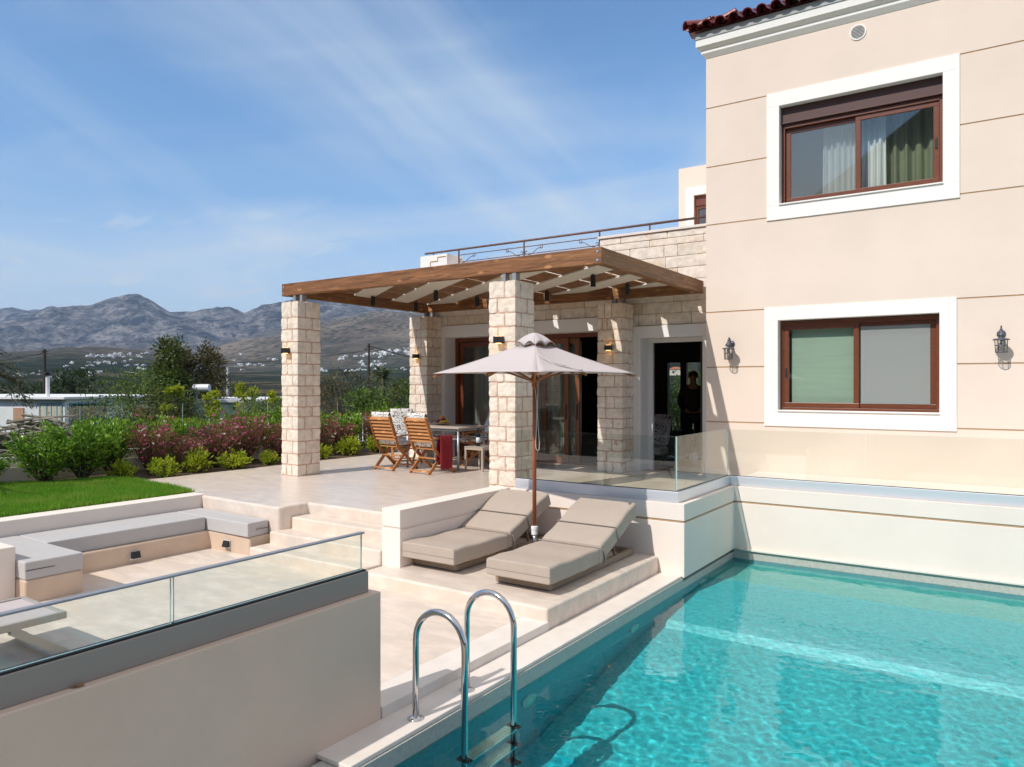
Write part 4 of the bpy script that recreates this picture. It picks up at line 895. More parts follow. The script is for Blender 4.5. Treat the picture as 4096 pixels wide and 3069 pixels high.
lounger('taupe cushioned lounger on the platform on the pool side of the parasol', (-3.965, 6.01, -.447))

# ------------------------------------------------------------------ parasol
ux, uy = -4.56, 7.17
t = thing('parasol', 'square mauve parasol on a wooden pole between the two loungers', 'parasol', (ux, uy, -.447))
canv = bpy.data.materials.new('parasol_canvas'); canv.use_nodes = True; tt = canv.node_tree; tt.nodes.clear(); out = N(tt, 'ShaderNodeOutputMaterial')
d1 = N(tt, 'ShaderNodeBsdfDiffuse'); d1.inputs[0].default_value = (.62, .555, .545, 1); d2 = N(tt, 'ShaderNodeBsdfTranslucent'); d2.inputs[0].default_value = (.62, .50, .45, 1); ms = N(tt, 'ShaderNodeMixShader', Fac=.16); LK(tt, d1.outputs[0], ms.inputs[1]); LK(tt, d2.outputs[0], ms.inputs[2]); LK(tt, ms.outputs[0], out.inputs[0])
mb = MB(); mb.tube([(ux, uy, -.10), (ux, uy, 2.02)], .0235, 16); mb.build('pole', polewood, t, smooth=True)
mb = MB(); mb.lathe([(.021, -.42), (.021, -.17)], (ux, uy, 0), 18); mb.build('stand_tube', chrome, t, smooth=True)
mb = MB(); mb.lathe([(.033, -.20), (.036, -.19), (.036, -.15), (.033, -.14), (.040, -.138), (.040, -.105), (.034, -.098), (.024, -.097)], (ux, uy, 0), 20); mb.build('collar', white_p, t)
mb = MB(); mb.box(ux - .2, ux + .2, uy - .25, uy + .25, -.446, -.40); mb.build('base_plate', mat('base_grey', (.2, .2, .2), .6), t, bevel=.01)
HD, ZE, ZA = 1.17, 1.655, 2.05; rot0 = YAW
corner = [Vector((math.sin(rot0 + k * math.pi / 2) * HD, -math.cos(rot0 + k * math.pi / 2) * HD, 0)) for k in range(4)]
V_, F_ = [], []; nb = 14; na_ = 12
for k in range(4):
    A_, B_ = corner[k], corner[(k + 1) % 4]; b0 = len(V_)
    for i in range(na_ + 1):
        u = .16 + (1 - .16) * i / na_
        for j in range(nb + 1):
            v = j / nb; p = (A_ * (1 - v) + B_ * v) * u
            p = p * (1 - .055 * u * u * 4 * v * (1 - v) * .9)
            sag = -.045 * math.sin(math.pi * u) * 4 * v * (1 - v) * .7 - .018 * math.sin(math.pi * u)
            z = ZA + (ZE - ZA) * u + sag + .012 * 4 * v * (1 - v) * u * u
            V_.append((ux + p.x, uy + p.y, z))
    for i in range(na_):
        for j in range(nb): a_ = b0 + i * (nb + 1) + j; F_.append((a_, a_ + nb + 1, a_ + nb + 2, a_ + 1))
cn = raw('canopy', V_, F_, canv, t, smooth=True); sm = cn.modifiers.new('thick', 'SOLIDIFY'); sm.thickness = .003
V_, F_ = [], []
for k in range(4):
    A_, B_ = corner[k], corner[(k + 1) % 4]; b0 = len(V_)
    for i in range(6):
        u = .0 + .215 * i / 5
        for j in range(nb + 1):
            v = j / nb; p = (A_ * (1 - v) + B_ * v) * u; wv = abs(math.sin(math.pi * v * 2)) if True else 0
            q_ = u / .215; z = 2.128 - .030 * q_ - .128 * q_ * q_ + .052 * wv * q_ ** 3
            V_.append((ux + p.x, uy + p.y, z))
    for i in range(5):
        for j in range(nb): a_ = b0 + i * (nb + 1) + j; F_.append((a_, a_ + nb + 1, a_ + nb + 2, a_ + 1))
vn = raw('vent_cap', V_, F_, canv, t, smooth=True); sm = vn.modifiers.new('thick', 'SOLIDIFY'); sm.thickness = .003
mb = MB(); mb.lathe([(.026, 1.545), (.045, 1.55), (.048, 1.60), (.026, 1.625)], (ux, uy, 0), 12); mb.lathe([(.024, 1.5), (.034, 1.505), (.034, 1.54)], (ux, uy, 0), 12); mb.build('hub', polewood, t)
ribw = timber('rib_wood', (.22, .09, .035), (.34, .15, .06), 'y')
for k in range(8):
    if k % 2 == 0: d_ = corner[k // 2]
    else: d_ = (corner[k // 2] + corner[(k // 2 + 1) % 4]) / 2
    e = d_ * (1.0 if k % 2 == 0 else .93); s_ = d_ * .52
    mb = MB(); mb.bar((ux + d_.x * .03, uy + d_.y * .03, ZA - (.06 if k % 2 == 0 else .125)), (ux + e.x, uy + e.y, ZE - .036 if k % 2 == 0 else ZE - .022), .016, .024); rb = mb.build('rib', ribw, t)
    zt = ZA - .06 + (ZE - .036 - ZA + .06) * .52 - (.025 if k % 2 == 0 else .065)
    mb = MB(); mb.bar((ux + d_.normalized().x * .04, uy + d_.normalized().y * .04, 1.575), (ux + s_.x, uy + s_.y, zt), .018, .022); mb.build('strut', ribw, rb)
cord = mat('cord_white', (.62, .60, .55), .8)
mb = MB(); rv = Vector((math.cos(YAW), math.sin(YAW), 0))
loop = [(.02, 1.50), (.034, 1.40), (.045, 1.25), (.04, 1.05), (.03, .88), (.032, .80), (.05, .765), (.07, .78), (.074, .86), (.06, 1.02), (.05, 1.2), (.055, 1.45), (.06, 1.75)]
mb.tube([(ux + rv.x * a_, uy + rv.y * a_ - .03, z) for a_, z in loop], .0045, 6); mb.build('cord', cord, t, smooth=True)
# tie ribbon lying loose on the canopy
def canopy_pt(k, u, v, dz=.006):
    A_, B_ = corner[k], corner[(k + 1) % 4]; p = (A_ * (1 - v) + B_ * v) * u; p = p * (1 - .055 * u * u * 4 * v * (1 - v) * .9)
    return (ux + p.x, uy + p.y, ZA + (ZE - ZA) * u - .045 * math.sin(math.pi * u) * 4 * v * (1 - v) * .7 - .018 * math.sin(math.pi * u) + .012 * 4 * v * (1 - v) * u * u + dz)
mb = MB(); p1 = [canopy_pt(0, .42 + .56 * q, .02 + .43 * q + .02 * math.sin(q * 9), .008 + .004 * math.sin(q * 20)) for q in np.linspace(0, 1, 26)]; p2 = [canopy_pt(0, .42 + .36 * q, .02 + .34 * q - .035 * math.sin(q * 3.14), .010) for q in np.linspace(0, 1, 16)]
mb.tube(p1, .008, 6); mb.tube(p2, .008, 6); mb.build('tie_ribbon', canv, t, smooth=True)

# ------------------------------------------------------------------ dining set
fabp = bpy.data.materials.new('scroll_fabric'); fabp.use_nodes = True; tt = fabp.node_tree; bq = tt.nodes['Principled BSDF']; bq.inputs['Roughness'].default_value = .9
tcn = N(tt, 'ShaderNodeTexCoord'); vo = N(tt, 'ShaderNodeTexVoronoi', Scale=9); nz = N(tt, 'ShaderNodeTexNoise', Scale=6); LK(tt, tcn.outputs['Object'], nz.inputs['Vector'])
mxv = N(tt, 'ShaderNodeMix', data_type='RGBA', blend_type='LINEAR_LIGHT'); mxv.inputs[0].default_value = .06; LK(tt, tcn.outputs['Object'], mxv.inputs[6]); LK(tt, nz.outputs['Color'], mxv.inputs[7]); LK(tt, mxv.outputs[2], vo.inputs['Vector'])
m1 = N(tt, 'ShaderNodeMath', operation='MULTIPLY'); LK(tt, vo.outputs['Distance'], m1.inputs[0]); m1.inputs[1].default_value = 17
m2 = N(tt, 'ShaderNodeMath', operation='SINE'); LK(tt, m1.outputs[0], m2.inputs[0]); r1 = N(tt, 'ShaderNodeMapRange'); LK(tt, m2.outputs[0], r1.inputs[0]); r1.inputs[1].default_value = .62; r1.inputs[2].default_value = .80
nz2 = N(tt, 'ShaderNodeTexNoise', Scale=7); LK(tt, tcn.outputs['Object'], nz2.inputs['Vector']); r2 = N(tt, 'ShaderNodeMapRange'); LK(tt, nz2.outputs[0], r2.inputs[0]); r2.inputs[1].default_value = .42; r2.inputs[2].default_value = .52
mm = N(tt, 'ShaderNodeMath', operation='MULTIPLY'); LK(tt, r1.outputs[0], mm.inputs[0]); LK(tt, r2.outputs[0], mm.inputs[1])
mc = N(tt, 'ShaderNodeMix', data_type='RGBA'); LK(tt, mm.outputs[0], mc.inputs[0]); mc.inputs[6].default_value = (.72, .70, .67, 1); mc.inputs[7].default_value = (.03, .03, .035, 1); LK(tt, mc.outputs[2], bq.inputs['Base Color'])
def puff(name, pts_path, w, th, parent, m, seg=3, puffy=.25):
    """padded cushion swept along a path in the local y-z plane, pinched between its pads"""
    V_, F_ = [], []; path = [Vector((0, p[0], p[1])) for p in pts_path]; L = [0]
    for i in range(len(path) - 1): L.append(L[-1] + (path[i + 1] - path[i]).length)
    n = 30; prevn = None; mring = 12
    for i in range(n + 1):
        s = L[-1] * i / n; k = 0
        while k < len(L) - 2 and L[k + 1] < s: k += 1
        q = (s - L[k]) / max(1e-6, L[k + 1] - L[k]); p = path[k].lerp(path[k + 1], q)
        d_ = (path[min(k + 1, len(path) - 1)] - path[k]).normalized(); nrm = Vector((0, d_.z, -d_.y))
        f = 1 - puffy + puffy * abs(math.sin(math.pi * seg * i / n)) ** .5; ed = min(1, min(i, n - i) / 2.0 + .35)
        for j in range(mring):
            a_ = 2 * math.pi * j / mring; c_, s_ = math.cos(a_), math.sin(a_)
            x = w / 2 * math.copysign(abs(c_) ** .35, c_); h = th / 2 * math.copysign(abs(s_) ** .6, s_) * f * ed
            v = p + nrm * (h + th / 2); V_.append((x * (.97 + .03 * f), v.y, v.z))
    for i in range(n):
        for j in range(mring): F_.append((i * mring + j, i * mring + (j + 1) % mring, (i + 1) * mring + (j + 1) % mring, (i + 1) * mring + j))
    F_ += [tuple(range(mring))[::-1], tuple(range(n * mring, (n + 1) * mring))]
    return raw(name, V_, F_, m, parent, smooth=True)
def chair(label, loc, rz, first=[None]):
    if first[0] is None:
        t = thing('dining_chair', label, 'chair', (0, 0, 0), 'teak folding armchairs round the dining table')
        for s in (-1, 1):
            x = s * .262
            mb = MB(); mb.bar((x, -.40, .97), (x, -.19, .42), .028, .055, (0, 1, .3)); mb.bar((x, -.19, .42), (x, .30, .005), .028, .055, (0, 1, 1)); mb.build('back_post', teak, t, bevel=.006)
            x2 = s * .232; mb = MB(); mb.bar((x2, -.30, .005), (x2, .13, .43), .028, .055, (0, 1, -1)); mb.bar((x2, .13, .43), (x2, .22, .60), .028, .045, (0, 1, -1)); mb.build('leg', teak, t, bevel=.006)
            mb = MB(); mb.bar((x * 1.06, -.30, .60), (x * 1.06, .10, .635), .05, .026); mb.bar((x * 1.06, .10, .635), (x * 1.06, .30, .615), .055, .026); mb.build('armrest', teak, t, bevel=.008)
        mb = MB()
        for k in range(7):
            f_ = k / 6; z0 = .93 - .36 * f_; y0 = -.385 + .135 * f_
            mb.bar((-.248, y0, z0), (.248, y0, z0), .016, .054, (0, .36, .93))
        mb.build('backrest', teak_x, t, bevel=.003)
        mb = MB()
        for k in range(6): mb.box(-.24, .24, -.17 + k * .075, -.115 + k * .075, .415, .432)
        mb.build('seat', teak_x, t, bevel=.003)
        for (y, z, w_) in ((-.28, .05, .46), (.26, .06, .52), (-.10, .26, .46)): mb = MB(); mb.bar((-w_ / 2, y, z), (w_ / 2, y, z), .045, .022); mb.build('stretcher', teak_x, t, bevel=.004)
        puff('cushion', [(.29, .43), (-.14, .435), (-.205, .50), (-.40, 1.0), (-.41, 1.03)], .47, .085, t, fabp, 5, .3)
        mb = MB()
        for x in (-.24, .24): mb.tube([(x, -.15, .43), (x + .01, -.17, .34), (x - .005, -.16, .24)], .004, 5)
        mb.build('tie', cord, t); first[0] = t
    else: t = copy_tree(first[0])
    t['label'] = label; t.location = loc; t.rotation_euler = (0, 0, rz); return t
chair('teak folding chair seen from behind, nearest the garden pillar', (-9.27, 9.88, 0), R(-3)); 
ch2 = chair('teak folding chair with a dark red towel over its arm', (-8.37, 9.84, 0), R(-6))
chair('teak folding chair at the garden end of the table, cushion in shade', (-9.92, 10.85, 0), R(-125)); chair('teak folding chair on the house side of the table, near the sliding door', (-8.56, 11.34, 0), R(138))
towel = mat('towel_red', (.24, .010, .020), .95, var=.15, vs=30, bump=.5, bs=300)
V_, F_ = [], []
cl = [(-.02, -.50), (.0, -.2), (.012, 0), (.055, .022), (.098, .0), (.115, -.22), (.125, -.58)]
for i in range(15):
    y = -.12 + .30 * i / 14
    for k, (dx, dz) in enumerate(cl):
        wv = .012 * math.sin(i * .9 + k) * (abs(dz) / .5); V_.append((.235 + dx + wv, y + .03 * dz * (1 if k < 3 else 1.6), .645 + dz + .01 * math.sin(i * 1.2)))
for i in range(14):
    for k in range(len(cl) - 1): a_ = i * len(cl) + k; F_.append((a_, a_ + 1, a_ + len(cl) + 1, a_ + len(cl)))
tw = raw('towel', V_, F_, towel, None, smooth=True); sm = tw.modifiers.new('thick', 'SOLIDIFY'); sm.thickness = .022; ss = tw.modifiers.new('sub', 'SUBSURF'); ss.levels = ss.render_levels = 1
tw.location = ch2.location; tw.rotation_euler = ch2.rotation_euler; tag(tw, 'dark red towel draped over the arm of a teak chair', 'towel')
t = thing('dining_table', 'rectangular dining table with pale top and grey metal legs', 'table', (-8.75, 10.66, 0))
mb = MB(); mb.box(-9.40, -8.08, 10.22, 11.10, .742, .768); mb.build('tabletop', mat('table_top', (.50, .42, .35), .5, var=.05, vs=4), t, bevel=.004)
alum = mat('aluminium', (.42, .46, .50), .4, metal=.5)
mb = MB(); mb.box(-9.36, -8.12, 10.26, 10.285, .70, .7415); mb.box(-9.36, -8.12, 11.035, 11.06, .70, .7415); mb.box(-9.36, -9.335, 10.2855, 11.0345, .70, .7415); mb.box(-8.145, -8.12, 10.2855, 11.0345, .70, .7415); mb.build('apron', alum, t)
for x in (-9.34, -8.14):
    for y in (10.28, 11.04): mb = MB(); mb.tube([(x, y, .0), (x, y, .70)], .021, 12); mb.build('leg', alum, t, smooth=True)
    mb = MB(); mb.tube([(x, 10.30, .56), (x, 11.02, .56)], .009, 8); mb.build('stretcher', alum, t)
for y in (10.28, 11.04): mb = MB(); mb.tube([(-9.32, y, .56), (-8.16, y, .56)], .009, 8); mb.build('stretcher', alum, t)
# fruit
bx_, by_, bz_ = -8.92, 10.78, .769
tag(MB().lathe([(.001, .004), (.07, 0), (.09, .004), (.15, .03), (.175, .042), (.17, .046), (.14, .036), (.08, .014), (.001, .012)], (bx_, by_, bz_), 28).build('fruit_bowl', mat('bowl_cream', (.70, .52, .33), .35), smooth=True, loc=(bx_, by_, bz_)), 'shallow cream fruit bowl on the dining table', 'bowl')
def fruit(name, c, r, m, label, cat, sz=1): tag(MB().ball((0, 0, 0), r, 10, 0, sz).build(name, m, smooth=True, loc=None), label, cat).location = c
red = mat('fruit_red', (.35, .02, .02), .3, var=.3, vs=12); orange = mat('fruit_orange', (.75, .22, .02), .45, bump=.2, bs=200); grape = mat('fruit_grape', (.09, .012, .03), .3); banana = mat('fruit_yellow', (.75, .45, .04), .45)
fruit('apple', (bx_ - .09, by_ - .02, bz_ + .065), .05, red, 'red apple at the left side of the fruit bowl', 'apple', .9); fruit('plum', (bx_ - .02, by_ - .07, bz_ + .06), .042, grape, 'dark plum at the front of the fruit bowl', 'plum'); fruit('orange', (bx_ - .02, by_ + .03, bz_ + .125), .048, orange, 'orange on top of the fruit in the bowl', 'orange')
rg = random.Random(3)
tag(sum([[ ]], []) and None or MB().build('x', black) if False else (lambda m_: (([m_.ball((bx_ + .05 + rg.gauss(0, .025), by_ + .02 + rg.gauss(0, .03), bz_ + .09 + rg.gauss(0, .02)), .015, 6) for _ in range(26)]), m_)[1])(MB()).build('grapes', grape, smooth=True, loc=(bx_ + .05, by_, bz_ + .06)), 'bunch of dark red grapes on the fruit in the bowl', 'grapes')
tag(MB().tube([(bx_ + .00, by_ - .09, bz_ + .05), (bx_ + .05, by_ - .115, bz_ + .06), (bx_ + .11, by_ - .08, bz_ + .075), (bx_ + .145, by_ - .03, bz_ + .10)], [.008, .022, .022, .007], 8).build('banana', banana, smooth=True, loc=(bx_ + .08, by_ - .09, bz_ + .05)), 'yellow banana at the front right of the fruit bowl', 'banana')
tag(MB().ball((0, 0, 0), .036, 10, 0, 1.25).build('lemon', banana, smooth=True), 'yellow lemon at the right side of the fruit bowl', 'lemon').location = (bx_ + .10, by_ + .01, bz_ + .065)
# side table, bottle, glasses
beige = mat('beige_metal', (.46, .37, .29), .5)
t = thing('side_table', 'small square beige side table holding a wine bottle and glasses', 'side table', (-7.88, 10.6, 0))
mb = MB(); mb.box(-8.085, -7.67, 10.375, 10.83, .415, .432); mb.build('top', mat('side_top', (.40, .36, .31), .5), t, bevel=.003)
mb = MB(); mb.box(-8.08, -7.675, 10.38, 10.40, .375, .4145); mb.box(-8.08, -7.675, 10.805, 10.825, .375, .4145); mb.box(-8.08, -8.06, 10.4005, 10.8045, .375, .4145); mb.box(-7.695, -7.675, 10.4005, 10.8045, .375, .4145); mb.build('apron', beige, t)
for x in (-8.078, -7.709):
    for y in (10.382, 10.791): mb = MB(); mb.box(x, x + .032, y, y + .032, 0, .3745); mb.build('leg', beige, t, bevel=.003)
wb = thing('wine_bottle', 'dark wine bottle with white label on the side table', 'bottle', (-7.90, 10.55, .4325))
mb = MB(); mb.lathe([(.001, .0), (.036, 0), (.037, .01), (.037, .185), (.03, .215), (.015, .24), (.0135, .30), (.015, .302), (.015, .318), (.001, .32)], (-7.90, 10.55, .4325), 20); mb.build('glass_body', mat('bottle_glass', (.01, .012, .012), .08), wb, smooth=True)
mb = MB(); mb.lathe([(.0375, .06), (.0375, .155)], (-7.90, 10.55, .4325), 20); mb.build('label', mat('paper', (.72, .73, .76), .8), wb, smooth=True)
wg = glassmat('wine_glass', (.88, .90, .90), 1.6)
for x, y, l in ((-7.80, 10.52, 'empty wine glass next to the wine bottle'), (-7.71, 10.60, 'empty wine glass on the pillar side of the table, farther from the bottle')):
    tag(MB().lathe([(.032, 0), (.03, .003), (.005, .006), (.0045, .085), (.02, .10), (.036, .13), (.038, .165), (.031, .205), (.030, .205), (.036, .165), (.034, .132), (.001, .10)], (x, y, .4325), 18).build('wine_glass', wg, smooth=True, loc=(x, y, .4325)), l, 'wine glass', 'wine glasses on the side table')
# grey sun lounger in the near corner
t = thing('garden_lounger', 'grey metal framed lounger end behind the foreground glass, cut by the left edge', 'sun lounger', (-6.45, 2.3, -.565))
gmt = mat('lounger_grey', (.36, .33, .29), .5)
mb = MB(); mb.box(-6.83, -6.795, .9, 2.80, -.29, -.235); mb.box(-6.125, -6.09, .9, 2.80, -.29, -.235); mb.box(-6.794, -6.126, 2.765, 2.80, -.289, -.236); mb.box(-6.794, -6.126, .9, .935, -.289, -.236); mb.build('frame', gmt, t, bevel=.004)
mb = MB(); mb.box(-6.794, -6.126, .936, 2.764, -.252, -.246); mb.build('sling', mat('sling_mauve', (.52, .45, .44), .8, bump=.2, bs=500), t)
for x in (-6.81, -6.108):
    for y0, y1 in ((2.42, 2.80), (1.2, .9)): mb = MB(); mb.bar((x, y0, -.2895), (x, y1, -.563), .03, .06, (0, 1, 0)); mb.build('leg', gmt, t, bevel=.003)
mb = MB(); mb.bar((-6.79, 2.72, -.51), (-6.128, 2.72, -.51), .05, .03); mb.build('stretcher', gmt, t, bevel=.004)

# ------------------------------------------------------------------ garden
soil = mat('soil', (.10, .065, .04), .95, var=.35, vs=6, bump=.6, bs=25)
struct(MB().prism([(-13.05, 3.6), (-12.72, 4.8), (-12.12, 6.05), (-11.4, 6.32), (-11.552, 6.34), (-11.552, 16), (-13.05, 16)], -2.4, -.015).build('flower_bed', soil))
lawn_poly = [(-9.561, 1.5), (-9.561, 6.085), (-10.4, 6.21), (-11.42, 6.30), (-12.10, 6.07), (-12.70, 4.86), (-13.06, 4.0), (-13.06, 1.5)]
struct(MB().prism(lawn_poly, -2.4, -.008).build('lawn', mat('lawn_base', (.07, .19, .012), .9, var=.3, vs=14)))
def in_poly(x, y, poly):
    c = np.zeros(len(x), bool); n = len(poly)
    for i in range(n):
        (x1, y1), (x2, y2) = poly[i], poly[(i + 1) % n]
        k = ((y1 > y) != (y2 > y)) & (x < (x2 - x1) * (y - y1) / (y2 - y1 + 1e-9) + x1); c ^= k
    return c
n = 190000; gx_ = RNG.uniform(-13.0, -9.56, n); gy_ = RNG.uniform(2.8, 6.33, n); ok = in_poly(gx_, gy_, lawn_poly); gx_, gy_ = gx_[ok], gy_[ok]; n = len(gx_)
hh = RNG.uniform(.03, .085, n) * (.8 + .5 * fbm(gx_ * 1.3 + 40, gy_ * 1.3 + 40, 3, 8)); an = RNG.uniform(0, 6.28, n); wd = .0048; lean = RNG.uniform(.0, .05, n); la = RNG.uniform(0, 6.28, n)
P0 = np.stack([gx_ - np.cos(an) * wd, gy_ - np.sin(an) * wd, np.full(n, -.01)], 1); P1 = np.stack([gx_ + np.cos(an) * wd, gy_ + np.sin(an) * wd, np.full(n, -.01)], 1); P2 = np.stack([gx_ + np.cos(la) * lean, gy_ + np.sin(la) * lean, hh], 1)
Vg = np.stack([P0, P1, P2], 1).reshape(-1, 3)
gm_ = foliage('grass_blade', (.05, .20, .006), (.24, .48, .03), .5, .4); tg = gm_.node_tree; gg = N(tg, 'ShaderNodeNewGeometry'); gn = N(tg, 'ShaderNodeTexNoise', Scale=1.7, Detail=6, Roughness=.7); LK(tg, gg.outputs['Position'], gn.inputs['Vector'])
gr_ = N(tg, 'ShaderNodeMapRange'); LK(tg, gn.outputs[0], gr_.inputs[0]); gr_.inputs[1].default_value = .42; gr_.inputs[2].default_value = .68; gr_.inputs[4].default_value = .75
gx2 = N(tg, 'ShaderNodeMix', data_type='RGBA'); LK(tg, gr_.outputs[0], gx2.inputs[0]); src_ = [q for q in tg.nodes if q.type == 'MIX' and q is not gx2][0]; LK(tg, src_.outputs[2], gx2.inputs[6]); gx2.inputs[7].default_value = (.30, .40, .06, 1)
for q in tg.nodes:
    if q.type == 'BSDF_PRINCIPLED': LK(tg, gx2.outputs[2], q.inputs['Base Color'])
    if q.type == 'BSDF_TRANSLUCENT': LK(tg, gx2.outputs[2], q.inputs[0])
gr = raw('lawn_grass', Vg, np.arange(3 * n).reshape(-1, 3).tolist(), gm_); tag(gr, kind='stuff')
def leafcloud(P, D, L, Wd, rg, fold=.25):
    """N folded leaves: base points P, pointing along D"""
    N_ = len(P); D = D / (np.linalg.norm(D, axis=1, keepdims=True) + 1e-9); r = rg.normal(size=(N_, 3)); S = np.cross(D, r); S /= (np.linalg.norm(S, axis=1, keepdims=True) + 1e-9); U = np.cross(S, D)
    L = (np.asarray(L) * rg.uniform(.7, 1.25, N_))[:, None]; Wd = (np.asarray(Wd) * rg.uniform(.75, 1.2, N_))[:, None]
    B = P; T_ = P + D * L - U * L * .12; m_ = P + D * L * .45
    A_ = m_ + S * Wd * .5 + U * Wd * fold; E_ = m_ - S * Wd * .5 + U * Wd * fold
    Vv = np.stack([B, A_, T_, E_], 1).reshape(-1, 3); k = np.arange(N_)[:, None] * 4
    Ff = np.concatenate([k + np.array([[0, 1, 2]]), k + np.array([[0, 2, 3]])]).tolist()
    return Vv, Ff
viburnum = foliage('leaf_glossy', (.065, .19, .012), (.32, .50, .055), .32, .35)
golden = foliage('leaf_golden', (.22, .36, .012), (.58, .62, .05), .45, .45)
russet = foliage('leaf_russet', (.20, .075, .045), (.33, .22, .08), .6, .35)
greyg = foliage('leaf_greygreen', (.10, .14, .09), (.20, .24, .16), .6, .3)
pinkm = foliage('petal_pink', (.50, .05, .17), (.72, .20, .36), .5, .4); whitep = foliage('petal_white', (.7, .66, .62), (.8, .75, .75), .5, .4)
stemm = mat('stem_brown', (.10, .06, .04), .8)
def shrub(name, label, cat, group, seed, h, w, nst, npl, L, Wd, lm, flowers=0, compact=False):
    rg = np.random.default_rng(seed); t = thing(name, label, cat, (0, 0, 0), group); mb = MB(); P = []; D = []
    for i in range(nst):
        a_ = rg.uniform(0, 6.28); rr = w * .5 * math.sqrt(rg.uniform(.03, 1)); hh_ = h * (rg.uniform(.65, 1.05) if not compact else math.sqrt(max(.1, 1 - (rr / (w * .52)) ** 2)) * rg.uniform(.8, 1.1))
        tip = np.array([math.cos(a_) * rr, math.sin(a_) * rr, hh_]); mid = np.array([math.cos(a_) * rr * .55, math.sin(a_) * rr * .55, hh_ * .55]) + rg.normal(0, .03, 3) * h
        pts = [np.array([math.cos(a_) * .03, math.sin(a_) * .03, 0]), mid, tip]; mb.tube(pts, [.007 * h + .002, .005 * h + .002, .002], 4)
        for j in range(npl):
            q = rg.uniform(.15, 1.0) ** .7; b = mid + (tip - mid) * (q * 2 - 1) if q > .5 else pts[0] + (mid - pts[0]) * q * 2
            p = b + rg.normal(0, .045 if not compact else .03, 3) * w; P.append(p); o_ = p - np.array([0, 0, h * .3]); D.append(o_ / (np.linalg.norm(o_) + .01) + rg.normal(0, .55, 3) + np.array([0, 0, .35]))
    P = np.array(P); P[:, 2] = np.maximum(P[:, 2], .02); Vv, Ff = leafcloud(P, np.array(D), L, Wd, rg); raw('foliage', Vv, Ff, lm, t); mb.build('stems', stemm, t)
    if flowers:
        k = rg.choice(len(P), flowers, replace=False); top = P[k] + (P[k] - np.array([0, 0, h * .3])) * .12; Pf = np.repeat(top, 5, 0); Df = rg.normal(0, 1, (len(Pf), 3)); Df[:, 2] *= .4
        Vv, Ff = leafcloud(Pf, Df, .034, .028, rg, .1); raw('blossom', Vv, Ff, [pinkm, whitep], t, mi=[1 if ((i % len(Pf)) // 5) % 6 == 0 else 0 for i in range(len(Ff))])
    return t
def place(src, used, loc, rz, sc, label):
    o = src if src not in used else copy_tree(src); used.add(src); o.location = loc; o.rotation_euler = (0, 0, rz); o.scale = (sc[0], sc[1], sc[2]) if isinstance(sc, tuple) else (sc, sc, sc); o['label'] = label; return o
used = set()
GV = [shrub('leafy_shrub', '', 'shrub', 'glossy green shrubs along the garden fence', 30 + k, 1.0, .95, 46, 44, .078, .044, viburnum) for k in range(3)]
for i, (x, y, s, l) in enumerate(((-12.72, 4.62, (.8, .8, .50), 'small glossy green shrub at the left edge above the lawn'), (-12.35, 5.35, (1.05, 1.05, .82), 'large glossy green shrub at the far left corner of the lawn'), (-12.42, 5.95, (1.1, 1.1, .95), 'dense glossy green shrub in front of the brushwood pile'),
        (-12.75, 6.55, (.9, .9, 1.12), 'tall glossy green shrub left of the first pink flowering bush'), (-12.85, 7.4, (.9, .9, 1.05), 'glossy green shrub behind the first pink flowering bush'), (-12.9, 8.35, (.7, .7, 1.0), 'narrow glossy green shrub in the middle of the flower bed'), (-12.85, 9.35, (1.0, 1.0, 1.12), 'glossy green shrub just left of the garden pillar'),
        (-12.8, 10.9, (.9, .9, 1.05), 'glossy green shrub just right of the garden pillar'), (-12.75, 11.9, (1, 1, 1.02), 'glossy green shrub at the end of the glass fence'), (-12.7, 13.4, (1.1, 1.1, 1.15), 'glossy green shrub right behind the leftmost dining chair'), (-12.3, 14.6, (1, 1, 1.2), 'glossy green shrub farthest back beside the house corner'), (-12.8, 7.95, (.7, .7, .95), 'glossy green shrub rising behind the second pink flowering bush'), (-12.85, 8.85, (.7, .7, 1.0), 'glossy green shrub rising behind the fourth pink flowering bush'), (-12.8, 10.2, (.9, .9, 1.15), 'glossy green shrub hidden in part by the garden pillar'))):
    place(GV[i % 3], used, (x, y, -.02), i * 1.7, (s[0], s[1], s[2] * (.84 if i > 2 else .95)), l)
PV = [shrub('flowering_shrub', '', 'shrub', 'russet shrubs with pink blossom in the flower bed', 50 + k, .8, .85, 60, 46, .032, .014, russet, 140) for k in range(2)]
for i, (x, y, s, l) in enumerate(((-12.3, 7.02, (1, 1, 1.12), 'russet shrub with pink blossom, leftmost of its row'), (-12.15, 7.62, (.9, .9, .75), 'low russet shrub with a bright pink cluster above the golden bushes'), (-12.3, 8.28, (1.1, 1.1, 1.05), 'dark russet shrub midway between lawn and garden pillar'), (-12.35, 8.95, (1, 1, 1.15), 'russet shrub thick with pink blossom left of the garden pillar'), (-12.25, 9.55, (1, 1, 1.0), 'russet shrub partly hidden by the garden pillar'),
        (-12.45, 10.85, (1, 1, 1.0), 'russet shrub with pink blossom just right of the garden pillar'), (-12.55, 11.6, (1, 1, .9), 'russet shrub with pink blossom to the right of the glass fence end'), (-12.6, 12.7, (1.05, 1.05, 1.05), 'russet shrub with pale blossom behind the dining chairs'))):
    place(PV[i % 2], used, (x, y, -.02), i * 2.1, (s[0] * (.9 + .2 * (i % 3) / 2), s[1], s[2] * 1.04), l)
OV = [shrub('golden_shrub', '', 'shrub', 'low golden shrubs along the terrace edge', 70 + k, .34, .52, 60, 14, .055, .026, golden, 0, True) for k in range(2)]
